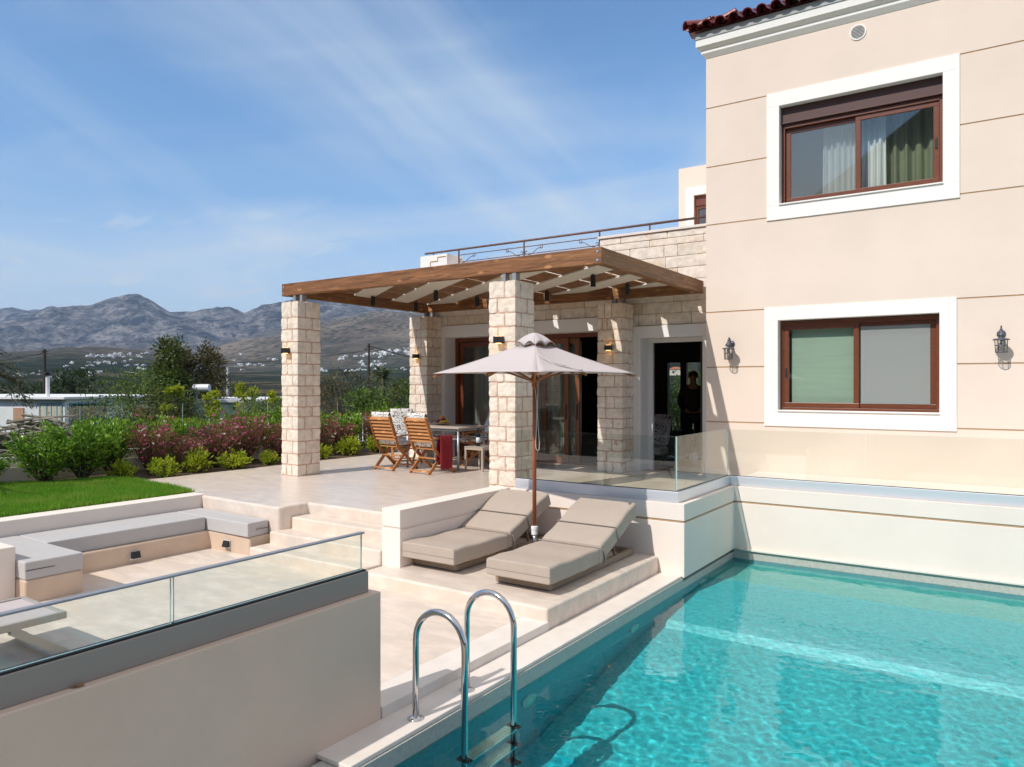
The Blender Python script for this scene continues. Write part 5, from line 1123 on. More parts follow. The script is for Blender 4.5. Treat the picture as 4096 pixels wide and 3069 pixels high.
for i, (x, y, s, l) in enumerate(((-12.05, 6.40, .9, 'low golden shrub nearest the lawn corner'), (-11.80, 6.95, 1.0, 'second low golden shrub from the lawn'), (-11.86, 7.62, (1, 1, 1.25), 'taller golden green shrub, third from the lawn'), (-11.82, 8.30, (1.25, 1.25, 1.0), 'broad low golden shrub, fourth from the lawn'), (-11.92, 9.15, .8, 'small golden shrub at the foot of the garden pillar on its left'), (-11.95, 10.55, .9, 'low golden shrub just right of the garden pillar foot'), (-12.0, 11.35, (1.2, 1.2, 1.2), 'broad golden shrub between the garden pillar and the chairs'), (-12.05, 12.2, (1.2, 1.2, 1.3), 'tall golden shrub touching the leftmost dining chair'))):
    place(OV[i % 2], used, (x, y, -.02), i * 1.3, s, l)
LV = shrub('grey_shrub', 'grey green feathery shrub between the flowering bushes', 'shrub', None, 90, .75, .5, 40, 30, .06, .008, greyg); LV.location = (-12.45, 8.0, -.02)
# glass fence on its low wall
t = thing('glass_fence', 'long frameless glass fence on a low cream wall behind the flower bed', 'fence', (-13.15, 8, -.5))
mb = MB(); mb.box(-13.28, -13.06, 1.0, 12.1, -2.6, .22); mb.box(-13.24, -13.12, 1.0, 12.1, .2205, .375); mb.build('wall', stucco_w, t, bevel=.006)
ys = [1.0, 2.7, 4.45, 6.27, 8.15, 10.1, 12.08]
for i in range(6): gpanel(t, (-13.18, ys[i] + .006), (-13.18, ys[i + 1] - .006), .376, 1.16)
t = thing('white_fence', 'low white metal fence beyond the end of the glass fence', 'fence', (-13.4, 15, -.5))
mb = MB(); mb.box(-13.42, -13.38, 12.3, 18.0, .70, .73); mb.box(-13.42, -13.38, 12.3, 18.0, .1, .13); mb.build('rail', white_p, t)
for k in range(38): mb = MB(); y = 12.35 + k * .15; mb.box(-13.41, -13.39, y, y + .02, .1305, .6995); mb.build('baluster', white_p, t)
mb = MB()
for y in (12.32, 17.95): mb.box(-13.43, -13.37, y, y + .05, -2.5, .0995)
mb.build('post', white_p, t)
# trees
barkm = mat('bark', (.075, .055, .04), .9, var=.3, vs=8, bump=.6, bs=30)
def tree(name, label, x, y, top, w, n, lm, seed, L=.16, Wd=.09, base=None, clumps=16, low=.12, group=None, cone=False, gz=None, trunk_r=.09):
    rg = np.random.default_rng(seed); z0 = ground_z(x, y) - .05 if gz is None else gz; h = top - z0; t = thing(name, label, 'tree', (x, y, z0), group); mb = MB(); P = []; D = []; ends = []
    for i in range(clumps):
        a_ = rg.uniform(0, 6.28); q = rg.uniform(low, 1.0)
        lim = (1 - q) ** .8 * 1.05 + .06 if cone else math.sqrt(max(.05, 1 - ((q - .55) / .52) ** 2))
        r_ = w * .5 * lim * math.sqrt(rg.uniform(.08, 1)); c = np.array([math.cos(a_) * r_, math.sin(a_) * r_, h * min(q, .97)]); ends.append(c); k = n // clumps; sz = w * rg.uniform(.10, .2)
        d_ = rg.normal(0, 1, (k, 3)); d_ /= np.linalg.norm(d_, axis=1, keepdims=True); rad = rg.uniform(.25, 1.0, (k, 1)) ** .6 * sz * (1 + .5 * rg.normal(0, .4, (k, 1)))
        pp = c + d_ * rad * np.array([1, 1, .8 if not cone else 1.1]); P.append(pp); D.append(d_ + rg.normal(0, .6, (k, 3)) + np.array([0, 0, .2]))
    P = np.concatenate(P); D = np.concatenate(D); Vv, Ff = leafcloud(P, D, L, Wd, rg)
    o_ = np.array([x, y, z0]); raw('crown', Vv + o_, Ff, lm, t)
    mb.tube([(x, y, z0), (x + .03 * w, y, z0 + h * .3), (x, y + .02 * w, z0 + h * .62)], [trunk_r, trunk_r * .75, trunk_r * .35], 8)
    for c in ends[:min(len(ends), 14)]: st = max(.15, c[2] / h * .6); mb.tube([(x, y, z0 + h * st * .8), tuple(o_ + c * np.array([.55, .55, .85])), tuple(o_ + c)], [trunk_r * .4, trunk_r * .22, .01], 5)
    mb.build('trunk', barkm, t); return t
dk = foliage('leaf_dark', (.04, .075, .016), (.17, .19, .04), .5, .3); dko = foliage('leaf_brownish', (.06, .055, .024), (.17, .14, .055), .6, .3); md = foliage('leaf_mid', (.045, .10, .016), (.17, .25, .04), .5, .35); yl = foliage('leaf_yellow', (.22, .30, .014), (.52, .54, .04), .5, .45)
olv = foliage('leaf_olive', (.07, .085, .05), (.17, .19, .12), .5, .25); con = foliage('leaf_conifer', (.02, .045, .014), (.05, .085, .025), .6, .2)
GT = 'trees beyond the garden fence'
tree('broadleaf_tree', 'tall dark green tree left of the solar tank, taller of the pair', -28.3, 17.0, 3.15, 2.7, 6500, dk, 1, .14, .085, clumps=44, cone=True, group=GT); tree('broadleaf_tree', 'tall brownish tree right of the tall dark tree', -28.9, 19.15, 3.1, 2.8, 6000, dko, 2, .13, .075, clumps=44, cone=True, group=GT)
tree('broadleaf_tree', 'brownish middle tree between the two tall trees', -29.2, 18.1, 2.85, 2.8, 6000, dko, 3, .13, .075, clumps=44, cone=True, group=GT); tree('broadleaf_tree', 'broad olive green tree overlapping the right end of the white house', -28.2, 15.6, 2.0, 4.2, 7500, md, 4, .12, .065, clumps=64, group=GT)
tree('broadleaf_tree', 'dark bushy tree below the tall pair beside the pale green outbuilding', -26.2, 15.6, 1.2, 3.6, 6000, dk, 5, .12, .07, clumps=56, group=GT)
for i, (x, y, tp, w, l) in enumerate(((-22.3, 16.35, 1.62, 1.1, 'yellow green bush with the tallest tip left of the garden pillar'), (-21.6, 16.9, 1.35, 1.0, 'yellow green bush nearest the garden pillar'), (-23.0, 15.4, 1.30, 1.0, 'yellow green bush right below the thin white pole'), (-24.6, 14.95, 1.5, .9, 'yellow green bush in front of the solar tank'))): tree('yellow_bush', l, x, y, tp, w, 1500, yl, 20 + i, .11, .07, clumps=16, group='yellow green bushes by the outbuilding', low=.45, trunk_r=.04)
for i, (x, y, tp, w, l) in enumerate(((-22.0, 18.2, .95, 2.6, 'dark green hedge tree in front of the outbuilding, left of the pillar'), (-20.6, 15.8, .9, 2.4, 'dark green bush right behind the fence left of the pillar'), (-22.6, 21.0, 2.0, 3.2, 'large brownish green tree right of the garden pillar'), (-17.2, 17.2, 1.25, 2.4, 'mid green bush just right of the garden pillar'), (-19.6, 22.0, 1.75, 3.0, 'dark green tree below the palm'), (-16.2, 19.0, 1.35, 2.4, 'mid green bush below the brown power pole'), (-17.6, 23.8, 1.7, 3.2, 'mid green tree just left of the dining set pillar'), (-14.6, 18.6, 1.2, 2.2, 'mid green bush behind the dining chairs'), (-15.4, 22.5, 1.6, 2.6, 'dark green tree partly hidden by the dining set pillar'))):
    tree('garden_tree', l, x, y, tp, w, 5000, (dk, md, dko, md, dk, md, md, md, dk)[i], 40 + i, .11, .065, clumps=48, group=GT, low=.2)
tree('pine_tree', 'dark pine above the roof of the white house', -63.5, 29.6, 2.35, 5.0, 2600, con, 60, .35, .12, clumps=30, group=GT)
for i, (x, y, tp, w, l) in enumerate(((-66.5, 27.2, 1.2, 5, 'low dark tree left of the pine, behind the white house'), (-61, 33.0, 1.5, 5, 'low green tree right of the pine, behind the white house'), (-58.5, 35.5, 1.35, 5, 'low green tree farther right of the pine'), (-70, 21, 1.1, 6, 'low dark tree behind the chimney of the white house'), (-56, 39, 1.3, 6, 'low dark tree behind the tall garden trees'), (-72, 15.5, 1.1, 6, 'low dark tree behind the far left of the white house'))): tree('garden_tree', l, x, y, tp, w, 1600, (con, md, dk, con, dk, con)[i], 70 + i, .3, .16, clumps=24, group=GT, low=.3)
# olive tree, mostly outside the frame on the left, its sprays reaching in
def olive():
    rg = np.random.default_rng(5); x, y = -12.7, 2.9; t = thing('olive_tree', 'olive tree whose grey green sprays reach in at the left edge', 'tree', (x, y, -.02)); mb = MB(); P, D = [], []
    mb.tube([(x, y, -.02), (x + .1, y - .05, .6), (x - .05, y + .05, 1.3), (x, y, 1.9)], [.13, .11, .08, .05], 10)
    br_ = [((x, y, 1.6), (-12.6, 3.7, 2.1), (-12.45, 4.5, 2.0), (-12.34, 4.98, 1.72)), ((x, y, 1.3), (-12.6, 3.8, 1.75), (-12.45, 4.5, 1.85), (-12.28, 5.04, 1.46)), ((x, y, 1.5), (-12.7, 3.8, 2.0), (-12.4, 4.6, 1.9), (-12.22, 5.06, 1.50)), ((-12.45, 4.5, 1.85), (-12.3, 4.9, 1.6), (-12.2, 5.06, 1.24)), ((x, y, 1.7), (-12.2, 2.7, 2.6), (-11.9, 2.9, 3.0)), ((x, y, 1.7), (-13, 2.2, 2.7), (-13.1, 1.8, 3.1)), ((x, y, 1.8), (-12.8, 3.3, 2.7), (-12.7, 3.4, 3.3)), ((x, y, 1.8), (-12.3, 2.0, 2.6), (-11.7, 1.6, 2.8)), ((x, y, 1.7), (-13.4, 2.9, 2.6), (-13.7, 3.2, 2.8)), ((x, y, 1.8), (-11.9, 2.2, 2.4), (-11.2, 2.2, 2.5))]
    for b in br_:
        mb.tube(b, [.035, .02, .012, .006][:len(b)], 6); b = [np.array(p) for p in b]
        for j in range(150 if b[-1][2] > 2 else 170):
            q = rg.uniform(.35, 1) * (len(b) - 1); k = min(int(q), len(b) - 2); p = b[k] + (b[k + 1] - b[k]) * (q - k); d_ = b[k + 1] - b[k]; d_ = d_ / np.linalg.norm(d_); tw_ = rg.normal(0, .26 if b[-1][2] > 2 else .075, 3); P.append(p + tw_); D.append(d_ * .8 + rg.normal(0, .6, 3))
    Vv, Ff = leafcloud(np.array(P), np.array(D), .08, .020, rg); raw('crown', Vv, Ff, olv, t); mb.build('trunk', barkm, t)
olive()
def palm(x, y, top, label):
    rg = np.random.default_rng(9); z0 = ground_z(x, y); t = thing('palm_tree', label, 'tree', (x, y, z0)); mb = MB(); mb.tube([(x, y, z0), (x + .1, y, (z0 + top) / 2), (x, y, top - 1.2)], [.25, .2, .22], 9); mb.build('trunk', barkm, t); V_, F_ = [], []
    for k in range(26):
        a_ = k * 2.4; el = rg.uniform(.1, 1.2); L_ = 2.2; prev = None
        for i in range(9):
            q = i / 8; rr = L_ * q * math.cos(el) * (1 - .1 * q); zz = top - 1.2 + L_ * q * math.sin(el) - 1.5 * q * q * (1.25 - el * .5); c = np.array([x + math.cos(a_) * rr, y + math.sin(a_) * rr, zz]); sd = np.array([-math.sin(a_), math.cos(a_), 0]); wl = .42 * (1 - q * .7) * min(1, q * 5 + .2)
            if prev is not None:
                for s in (-1, 1): b0 = len(V_); V_ += [tuple(prev), tuple(c), tuple(c + sd * s * wl - np.array([0, 0, .22 * wl / .4]) + (c - prev) * .7)]; F_.append((b0, b0 + 1, b0 + 2))
            prev = c
    raw('fronds', V_, F_, foliage('leaf_palm', (.05, .08, .03), (.12, .15, .06), .5, .25), t)
palm(-38.9, 40.0, 3.1, 'date palm rising between the garden pillar and the dining set pillar')

# ------------------------------------------------------------------ neighbours, poles, brushwood
hw = mat('house_white', (.74, .74, .75), .85, var=.05, vs=1.5, bump=.1, bs=30)
def local_box(mb, o, e1, e2, a0, a1, b0, b1, z0, z1, mi=0):
    P = [(o[0] + e1[0] * a + e2[0] * b, o[1] + e1[1] * a + e2[1] * b) for a, b in ((a0, b0), (a1, b0), (a1, b1), (a0, b1))]; mb.prism(P, z0, z1, mi); return mb
o = (-36.17, 16.53); e1 = (.92, .39); e2 = (-.39, .92)
t = thing('white_house', 'flat roofed white house with a chimney pipe beyond the garden fence', 'house', (-36.17, 16.53, -2.4))
mb = MB(); local_box(mb, o, e1, e2, -12, 0, 0, 9, -2.6, .86); mb.build('wall', hw, t)
mb = MB(); local_box(mb, o, e1, e2, -12.4, .25, -.3, 9.3, .861, .97); mb.build('roof_slab', mat('roof_white', (.70, .70, .70), .8), t, bevel=.01)
bluef = mat('frame_blue', (.16, .33, .42), .6); dkg = mat('window_dark', (.05, .06, .065), .15)
def hwin(a0, a1, z0, z1, face, nm='window', div=(), drape=None, shutter_=None):
    if face == 'f': A_ = lambda a, b: (a, b)
    mbf = MB(); mbg = MB()
    if face == 'f': bx3 = lambda m_, a, b, c, d, e, f_: local_box(m_, o, e1, e2, a, b, c, d, e, f_)
    else: bx3 = lambda m_, a, b, c, d, e, f_: local_box(m_, o, e1, e2, -d, -c, a, b, e, f_)
    f_ = .05
    if shutter_: bx3(mbg, a0, a1, -.05, -.002, z0, z1); s_ = mbg.build('shutter', shutter_, t); return s_
    bx3(mbf, a0, a1, -.05, -.002, z1 - f_, z1); bx3(mbf, a0, a1, -.05, -.002, z0, z0 + f_); bx3(mbf, a0, a0 + f_, -.05, -.002, z0 + f_, z1 - f_); bx3(mbf, a1 - f_, a1, -.05, -.002, z0 + f_, z1 - f_)
    for d_ in div: bx3(mbf, d_ - .02, d_ + .02, -.048, -.003, z0 + f_, z1 - f_)
    bx3(mbf, a0 + f_, a1 - f_, -.046, -.004, (z0 + z1) / 2 + .1, (z0 + z1) / 2 + .14)
    w_ = mbf.build(nm, bluef, t); bx3(mbg, a0 + f_, a1 - f_, -.02, -.0015, z0 + f_, z1 - f_); mbg.build('pane', dkg if not drape else drape, w_)
hwin(-1.35, -.12, -1.3, .70, 'f', div=(-.95, -.7, -.4), drape=mat('drape_beige', (.48, .44, .34), .8, var=.3, vs=3, stretch=(6, 6, .2))); hwin(-2.75, -2.2, -.15, .46, 'f', shutter_=mat('shutter_pink', (.50, .26, .17), .8, var=.15, vs=20)); hwin(.25, 2.6, -1.6, .68, 's', div=(.7, 1.1, 1.5, 1.9, 2.2))
mb = MB(); mb.tube([(-37.3, 16.3, .97), (-37.3, 16.3, 1.95)], .085, 12); mb.build('chimney', white_p, t); mb = MB(); mb.lathe([(.15, 1.951), (.15, 1.99), (.10, 2.0), (.12, 2.08), (.17, 2.12), (.001, 2.13)], (-37.3, 16.3, 0), 12); mb.build('chimney_cap', black, t)
t = thing('green_outbuilding', 'pale green flat roofed outbuilding behind the shrubs', 'house', (-28.1, 17.2, -2.4)); o2 = (-28.25, 17.15); f1 = (.6, .8); f2 = (-.8, .6)
mb = MB(); local_box(mb, o2, f1, f2, 0, 4.4, 0, 6, -2.6, .80); mb.build('wall', mat('wall_green', (.55, .66, .50), .85, var=.05, vs=2), t); mb = MB(); local_box(mb, o2, f1, f2, -.15, 4.5, -.15, 6.1, .801, .93); mb.build('roof_slab', MATS['roof_white'], t)
t = thing('solar_heater', 'white solar water heater tank on the outbuilding roof', 'water heater', (-27.4, 17.9, .93))
mb = MB(); mb.tube([(-27.58, 17.53, 1.40), (-27.57, 17.537, 1.40), (-27.04, 17.893, 1.40), (-27.03, 17.90, 1.40)], [.11, .155, .155, .11], 20); mb.build('tank', mat('tank_white', (.66, .68, .72), .4), t)
mb = MB(); mb.bar((-27.5, 17.6, .935), (-27.5, 17.6, 1.25), .05, .05); mb.bar((-27.1, 17.85, .935), (-27.1, 17.85, 1.25), .05, .05); mb.bar((-28.05, 17.25, .95), (-27.5, 17.6, 1.27), .04, .04); mb.build('stand', alum, t)
mb = MB(); mb.add([(-28.1, 17.2, .95), (-27.5, 17.62, .95), (-27.6, 17.8, 1.25), (-28.2, 17.38, 1.25)], [(0, 1, 2, 3)]); cp = mb.build('collector', mat('collector_blue', (.03, .04, .06), .2), t); sm = cp.modifiers.new('thick', 'SOLIDIFY'); sm.thickness = .06
woodp = mat('pole_brown', (.045, .03, .022), .85, var=.3, vs=5)
def pole(label, x, y, top, r, m, arm=True):
    z0 = ground_z(x, y); t = thing('utility_pole', label, 'pole', (x, y, z0)); mb = MB(); mb.tube([(x, y, z0 - .2), (x, y, top)], [r * 1.3, r], 12); mb.build('post', m, t)
    if arm: mb = MB(); mb.box(x - .35, x + .35, y - .04, y + .04, top - .35, top - .28); mb.box(x - r - .03, x + r + .03, y - r - .03, y + r + .03, top - .18, top - .12); mb.build('crossarm', woodp, t)
pole('brown wooden power pole behind the white house', -52.15, 22.6, 3.85, .085, woodp); pole('brown wooden power pole between the garden pillar and the dining set pillar', -30.35, 30.16, 3.88, .06, woodp); pole('thin pale concrete pole left of the garden pillar', -35.2, 24.4, 2.5, .07, mat('pole_grey', (.45, .45, .45), .8), False)
def wire(label, a_, b_, sag, r=.022):
    a_ = Vector(a_); b_ = Vector(b_); pts = [a_.lerp(b_, q) - Vector((0, 0, sag * 4 * q * (1 - q))) for q in np.linspace(0, 1, 17)]; tag(MB().tube(pts, r, 5).build('power_line', rubber, loc=tuple(a_)), label, 'cable')
wire('dark cable running left from the power pole behind the white house', (-52.15, 22.6, 3.6), (-62, 14, 2.6), .5); wire('dark cable strung between the two brown power poles', (-52.15, 22.6, 3.6), (-30.35, 30.16, 3.5), .75); wire('dark cable dropping right from the far brown power pole', (-30.35, 30.16, 3.75), (-20.5, 36, 1.4), .25, .03); wire('thin pale cable crossing in front of the bushes toward the house', (-32, 24.5, .55), (-10.7, 33.5, 3.6), .3, .012)
MATS_w = mat('stick_grey', (.20, .17, .14), .9, island=.35)
rg = random.Random(12); mb = MB(); ax = Vector((.827, .562, 0)); ay = Vector((-.562, .827, 0)); c0 = Vector((-23.0, 8.9, 0))
for k in range(560):
    a_ = rg.gauss(0, 1.9); b_ = rg.gauss(0, .8); hm = max(.0, 2.95 - .22 * (a_ - .9) ** 2 - .7 * b_ * b_) if True else 0; z = -2.45 + hm * rg.uniform(.80, 1.03); p = c0 + ax * a_ + ay * b_; p.z = z; th = rg.uniform(-.9, .9); L_ = rg.uniform(.6, 1.6); d_ = (ax * math.cos(th) + ay * math.sin(th) + Vector((0, 0, rg.uniform(-.3, .3)))).normalized(); r_ = rg.uniform(.014, .045)
    mb.tube([p - d_ * L_ / 2, p + Vector((0, 0, rg.uniform(-.08, .08))), p + d_ * L_ / 2], [r_, r_ * .9, r_ * .5], 5)
t = thing('brushwood_pile', 'heap of cut grey branches in front of the white house', 'wood pile', (-23, 8.9, -2.4)); hp = mb.build('branches', MATS_w, t); tag(hp, kind='stuff')
mb = MB()
for i in range(1): mb.lathe([(3.4, -2.5), (2.4, -1.4), (1.2, -.5), (.01, .1)], (-22.7, 9.3, 0), 24)
mb.build('heap_core', mat('heap_dark', (.05, .042, .035), .95, var=.4, vs=3, bump=.8, bs=8), t)

# ------------------------------------------------------------------ villages on the hillsides
def hit(uD, vD):
    az = float(pix_az(uD)); T = float(pix_tan(uD, vD)); i = int(np.argmin(np.abs(azs - az))); tt_ = (ZZ[i] - 1.525) / np.maximum(rs, 1)
    for k in range(12, len(rs)):
        if tt_[k] >= T: r = rs[k - 1] + (rs[k] - rs[k - 1]) * (T - tt_[k - 1]) / max(1e-9, tt_[k] - tt_[k - 1]); return (-math.sin(azs[i]) * r, math.cos(azs[i]) * r, 1.525 + T * r, r)
    return None
vwh = mat('village_white', (.78, .77, .75), .9, island=.1)
vproto = [None, None]
def vhouse(p, rg, label, grp):
    i = rg.randrange(2)
    if vproto[i] is None:
        mb = MB(); mb.box(-.5, .5, -.4, .4, -.6, .42); mb.box(-.53, .53, -.43, .43, .421, .46)
        if i: mb.box(-.1, .5, -.4, .4, .461, .8); mb.box(-.13, .53, -.43, .43, .801, .84)
        ob = mb.build('village_house', [vwh]); vproto[i] = ob
        mbw = MB()
        mbw.box(-.3, .2, -.406, -.401, .02, .24)
        mbw.build('window', [dkg], ob)
    else: ob = copy_tree(vproto[i])
    s = p[3] * rg.uniform(.0022, .0044); ob.location = p[:3]; ob.scale = (s * rg.uniform(.8, 1.6), s, s * rg.uniform(.65, .95)); ob.rotation_euler = (0, 0, math.atan2(-p[0], p[1]) + rg.uniform(-.6, .6)); tag(ob, label, 'house', grp)
rg = random.Random(4)
for (u0_, u1_, v0_, v1_, n_, g_) in ((188, 262, 764, 774, 34, 'a'), (196, 232, 776, 792, 10, 'a'), (160, 216, 803, 812, 9, 'a'), (98, 132, 815, 819, 5, 'a'), (262, 318, 796, 808, 9, 'a'), (262, 320, 759, 772, 8, 'a'), (820, 884, 753, 769, 34, 'b'), (765, 824, 764, 773, 14, 'b'), (774, 846, 781, 794, 20, 'b'), (686, 712, 796, 803, 9, 'b'), (728, 752, 771, 779, 6, 'b'), (512, 540, 786, 792, 6, 'c'), (517, 529, 764, 767, 2, 'c'), (410, 452, 796, 800, 8, 'c'), (560, 600, 772, 782, 3, 'c'), (0, 95, 800, 820, 8, 'a'), (130, 320, 778, 800, 16, 'a'), (690, 880, 795, 806, 16, 'b'), (480, 600, 776, 800, 9, 'c')):
    for _ in range(n_):
        u_ = rg.uniform(u0_, u1_); q = (u_ - u0_) / (u1_ - u0_); p = hit(u_, v0_ + (v1_ - v0_) * min(1, max(0, rg.gauss(.5 - .2 * (q - .5), .25))))
        if p and p[3] > 380: vhouse(p, rg, {'a': 'small white village house on the hillside left of the garden pillar', 'b': 'small white village house on the hillside between the two left pillars', 'c': 'small white house on the slope right above the garden trees'}[g_], {'a': 'village houses on the left hillside', 'b': 'village houses between the pillars', 'c': 'scattered houses above the garden trees'}[g_])
# far house with a red roof and greenery seen through the living room
rx_, ry_ = -152.0, 383.0; gzz = ground_z(rx_, ry_); t = thing('red_roofed_house', 'distant cream house with red roof seen through the doorway', 'house', (rx_, ry_, gzz))
mb = MB(); mb.box(rx_ - 3.5, rx_ + 3.5, ry_ - 3, ry_ + 3, gzz - 3, gzz + 3.2); mb.build('wall', mat('far_cream', (.7, .62, .5), .9), t); mb = MB(); mb.frustum(rx_ - 3.5, rx_ + 3.5, ry_ - 3, ry_ + 3, gzz + 3.201, .4, gzz + 4.5, -2.4); mb.build('roof', mat('far_red', (.45, .15, .07), .9), t); mb = MB(); mb.box(rx_ - 1, rx_ + .2, ry_ - 3.05, ry_ - 3.001, gzz + 1, gzz + 2.3); mb.build('window', dkg, t)
for i, (x, y, tp, w, l) in enumerate(((-8.6, 22.5, 1.15, 2.2, 'green bush outside the rear window, left of the standing person'), (-6.9, 24.5, 1.0, 2.4, 'green bush outside the rear window behind the standing person'), (-12.0, 34, 1.9, 4, 'dark tree outside the rear window below the red roofed house'))): tree('rear_tree', l, x, y, tp, w, 1500, md, 90 + i, .14, .08, clumps=20, group='greenery behind the house', low=.3)

# ------------------------------------------------------------------ inside the living room
sofam = mat('sofa_grey', (.09, .08, .075), .9); patc = MATS['sofa_grey']
t = thing('sofa', 'dark grey sofa just inside the open doorway', 'sofa', (-6.3, 15, 0)); mb = MB(); mb.box(-7.2, -5.75, 14.3, 15.1, .08, .42); mb.build('seat', sofam, t, bevel=.05, seg=3); mb = MB(); mb.box(-7.2, -5.75, 14.1, 14.299, .08, .82); mb.build('backrest', sofam, t, bevel=.06, seg=3); mb = MB(); mb.box(-5.748, -5.58, 14.15, 15.1, .08, .6); mb.build('armrest', sofam, t, bevel=.05, seg=3)
t = thing('patterned_pouf', 'white patterned cushion chair standing inside the doorway', 'chair', (-5.75, 13.35, 0)); mb = MB(); mb.box(-5.98, -5.52, 13.1, 13.55, .18, .34); mb.build('seat', fabp, t, bevel=.05, seg=3); mb = MB(); mb.add([(-5.98, 13.45, .345), (-5.52, 13.45, .345), (-5.50, 13.62, .95), (-6.0, 13.62, .95), (-5.98, 13.55, .345), (-5.52, 13.55, .345), (-5.50, 13.72, .95), (-6.0, 13.72, .95)], [(0, 1, 2, 3), (5, 4, 7, 6), (4, 0, 3, 7), (1, 5, 6, 2), (3, 2, 6, 7), (4, 5, 1, 0)]); mb.build('backrest', fabp, t, bevel=.04, seg=3)
for x in (-5.95, -5.55): mb = MB(); mb.bar((x, 13.15, .003), (x, 13.5, .178), .03, .03); mb.build('leg', darkw, t)
t = thing('pendant_lamp', 'small glowing pendant bulb inside the doorway', 'lamp', (-5.90, 13.6, 1.92)); mb = MB(); mb.tube([(-5.90, 13.6, 2.02), (-5.90, 13.6, 2.999)], .004, 6); mb.build('cable', black, t); mb = MB(); mb.lathe([(.001, 1.875), (.022, 1.885), (.03, 1.92), (.022, 1.96), (.014, 1.985)], (-5.90, 13.6, 0), 14); mb.build('bulb', mat('bulb_glow', (1, .5, .15), .4, emit=14, ecol=(1, .42, .10)), t, smooth=True); mb = MB(); mb.lathe([(.015, 1.986), (.02, 2.0), (.02, 2.03), (.001, 2.035)], (-5.90, 13.6, 0), 12); mb.build('socket', black, t)
# doormat
tag(MB().box(-7.9, -6.75, 12.28 - .75, 12.04 - .01, .0055, .017).build('doormat', mat('mat_grey', (.22, .20, .18), .95, bump=.5, bs=200), loc=(-7.3, 11.7, .005)), 'grey doormat in front of the sliding door', 'doormat')
# the person standing inside
def skin_body(name, joints, edges, parent, m):
    me = bpy.data.meshes.new(name); me.from_pydata([j[0] for j in joints], edges, []); ob = bpy.data.objects.new(name, me); link(ob, parent); me.materials.append(m)
    sk = ob.modifiers.new('skin', 'SKIN'); sk.use_smooth_shade = True; sb = ob.modifiers.new('sub', 'SUBSURF'); sb.levels = sb.render_levels = 2
    for i, j in enumerate(joints): me.skin_vertices[0].data[i].radius = (j[1], j[2] if len(j) > 2 else j[1])
    me.skin_vertices[0].data[0].use_root = True
    return ob
J = [((0, 0, .96), .165, .11), ((0, 0, 1.12), .15, .105), ((0, .0, 1.32), .185, .115), ((0, .0, 1.46), .15, .09), ((0, -.01, 1.54), .058), ((0, -.02, 1.62), .072), ((0, -.025, 1.70), .082, .098), ((0, -.02, 1.775), .06, .075),
     ((.19, 0, 1.45), .062), ((.27, .03, 1.18), .048), ((.20, .12, .97), .036), ((.12, .16, .93), .03), ((-.19, 0, 1.45), .062), ((-.27, .03, 1.18), .048), ((-.20, .12, .97), .036), ((-.12, .16, .93), .03),
     ((.10, 0, .88), .095), ((.11, -.02, .50), .065), ((.12, .02, .10), .048), ((.125, -.12, .045), .035), ((-.10, 0, .88), .095), ((-.11, -.02, .50), .065), ((-.12, .02, .10), .048), ((-.125, -.12, .045), .035)]
Ed = [(0, 1), (1, 2), (2, 3), (3, 4), (4, 5), (5, 6), (6, 7), (3, 8), (8, 9), (9, 10), (10, 11), (3, 12), (12, 13), (13, 14), (14, 15), (0, 16), (16, 17), (17, 18), (18, 19), (0, 20), (20, 21), (21, 22), (22, 23)]
for s, wi in ((1, 11), (-1, 15)):
    for f_ in range(5):
        b_ = len(J); L_ = (.05, .075, .08, .075, .06)[f_]; zz = .93 + (.012, .022, .008, -.006, -.02)[f_]; J.append(((s * (.095 - .0), .165 + .004 * f_, zz), .010)); J.append(((s * (.095 - L_ * .6), .17, zz - .012), .009)); J.append(((s * (.095 - L_), .165, zz - .025), .008)); Ed += [(wi, b_), (b_, b_ + 1), (b_ + 1, b_ + 2)]
pers = thing('person', 'person in dark jacket and trousers standing inside the doorway, hands behind back', 'person', (0, 0, 0))
skinm = mat('skin', (.35, .22, .16), .6); jk = mat('jacket_dark', (.018, .02, .026), .85); trs = mat('trousers_dark', (.014, .015, .02), .85); hairm = mat('hair_dark', (.02, .016, .014), .6)
skin_body('body', J, Ed, pers, skinm)
jj = [(J[i][0], J[i][1] * 1.10 + .008, (J[i][2] if len(J[i]) > 2 else J[i][1]) * 1.12 + .01) for i in (0, 1, 2, 3, 4, 8, 9, 10, 12, 13, 14)]; jj[4] = ((0, -.005, 1.515), .075, .075); jj[0] = ((0, 0, .90), .19, .135)
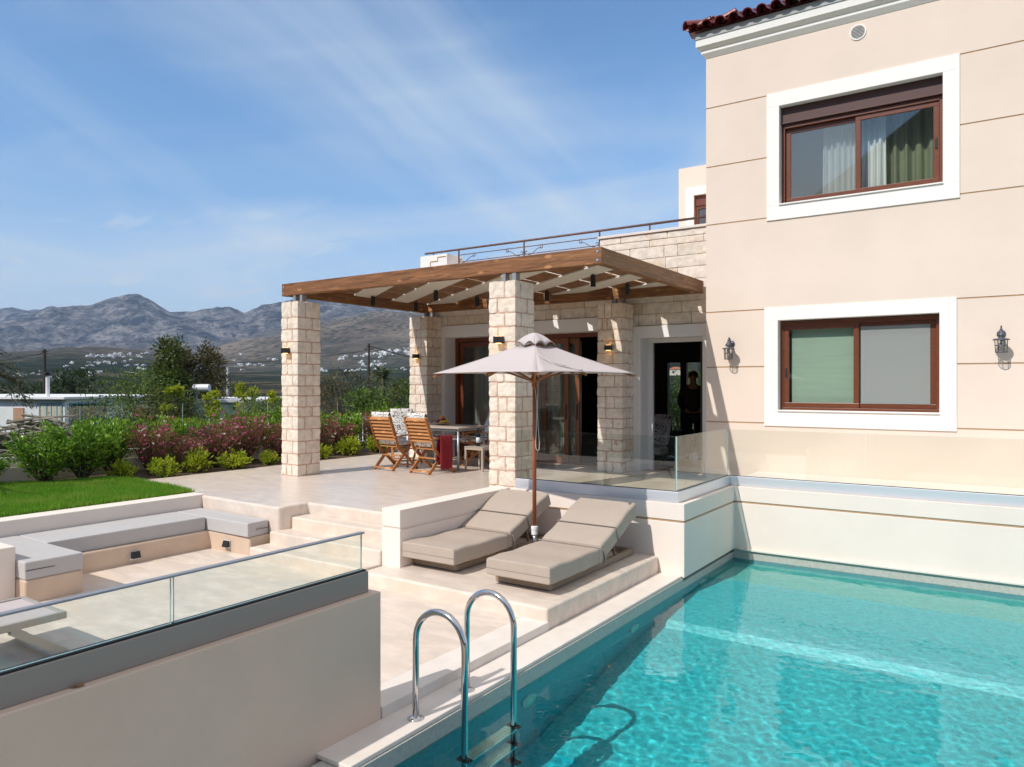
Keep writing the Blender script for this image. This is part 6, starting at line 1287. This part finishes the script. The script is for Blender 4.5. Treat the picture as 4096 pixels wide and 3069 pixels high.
skin_body('jacket', jj, [(0, 1), (1, 2), (2, 3), (3, 4), (3, 5), (5, 6), (6, 7), (3, 8), (8, 9), (9, 10)], pers, jk)
tj = [(J[i][0], J[i][1] * 1.12 + .012, (J[i][2] if len(J[i]) > 2 else J[i][1]) * 1.12 + .012) for i in (0, 16, 17, 18, 20, 21, 22)]
skin_body('trousers', tj, [(0, 1), (1, 2), (2, 3), (0, 4), (4, 5), (5, 6)], pers, trs)
mb = MB(); mb.ball((0, -.012, 1.735), .098, 12, 0, .78); hr = mb.build('hair', hairm, pers, smooth=True)
mb = MB(); mb.tube([(0, -.118, 1.69), (0, -.135, 1.662), (0, -.118, 1.655)], [.008, .014, .012], 8); mb.build('nose', skinm, pers, smooth=True)
for s in (-1, 1): mb = MB(); mb.ball((s * .032, -.112, 1.70), .010, 8); mb.build('eye', black, pers, smooth=True); mb = MB(); mb.ball((s * .088, -.01, 1.69), .022, 8, 0, 1.4); mb.build('ear', skinm, pers, smooth=True); mb = MB(); mb.box(s * .125 - .045, s * .125 + .045, -.20, .07, .0, .07); mb.build('shoe', black, pers, bevel=.025, seg=3)
mb = MB(); mb.tube([(-.022, -.118, 1.625), (0, -.124, 1.622), (.022, -.118, 1.625)], [.004, .006, .004], 6); mb.build('mouth', mat('lips', (.25, .1, .09), .5), pers)
pers.location = (-5.41, 14.55, .003); pers.rotation_euler = (0, 0, R(20))

# ------------------------------------------------------------------ haze
zmin, zmax = float(ZZ.min()), float(ZZ.max())
hzm = bpy.data.materials.new('haze'); hzm.use_nodes = True; tt = hzm.node_tree; tt.nodes.clear(); out = N(tt, 'ShaderNodeOutputMaterial'); pv = N(tt, 'ShaderNodeVolumePrincipled'); pv.inputs['Color'].default_value = (.44, .64, .96, 1); pv.inputs['Density'].default_value = .000085; pv.inputs['Anisotropy'].default_value = .0; LK(tt, pv.outputs[0], out.inputs['Volume'])
hzb = MB().box(-9100, 9100, -9100, 9100, zmin - 1, zmax + 10).build('haze', hzm); tag(hzb, kind='stuff'); hzb.display_type = 'WIRE'
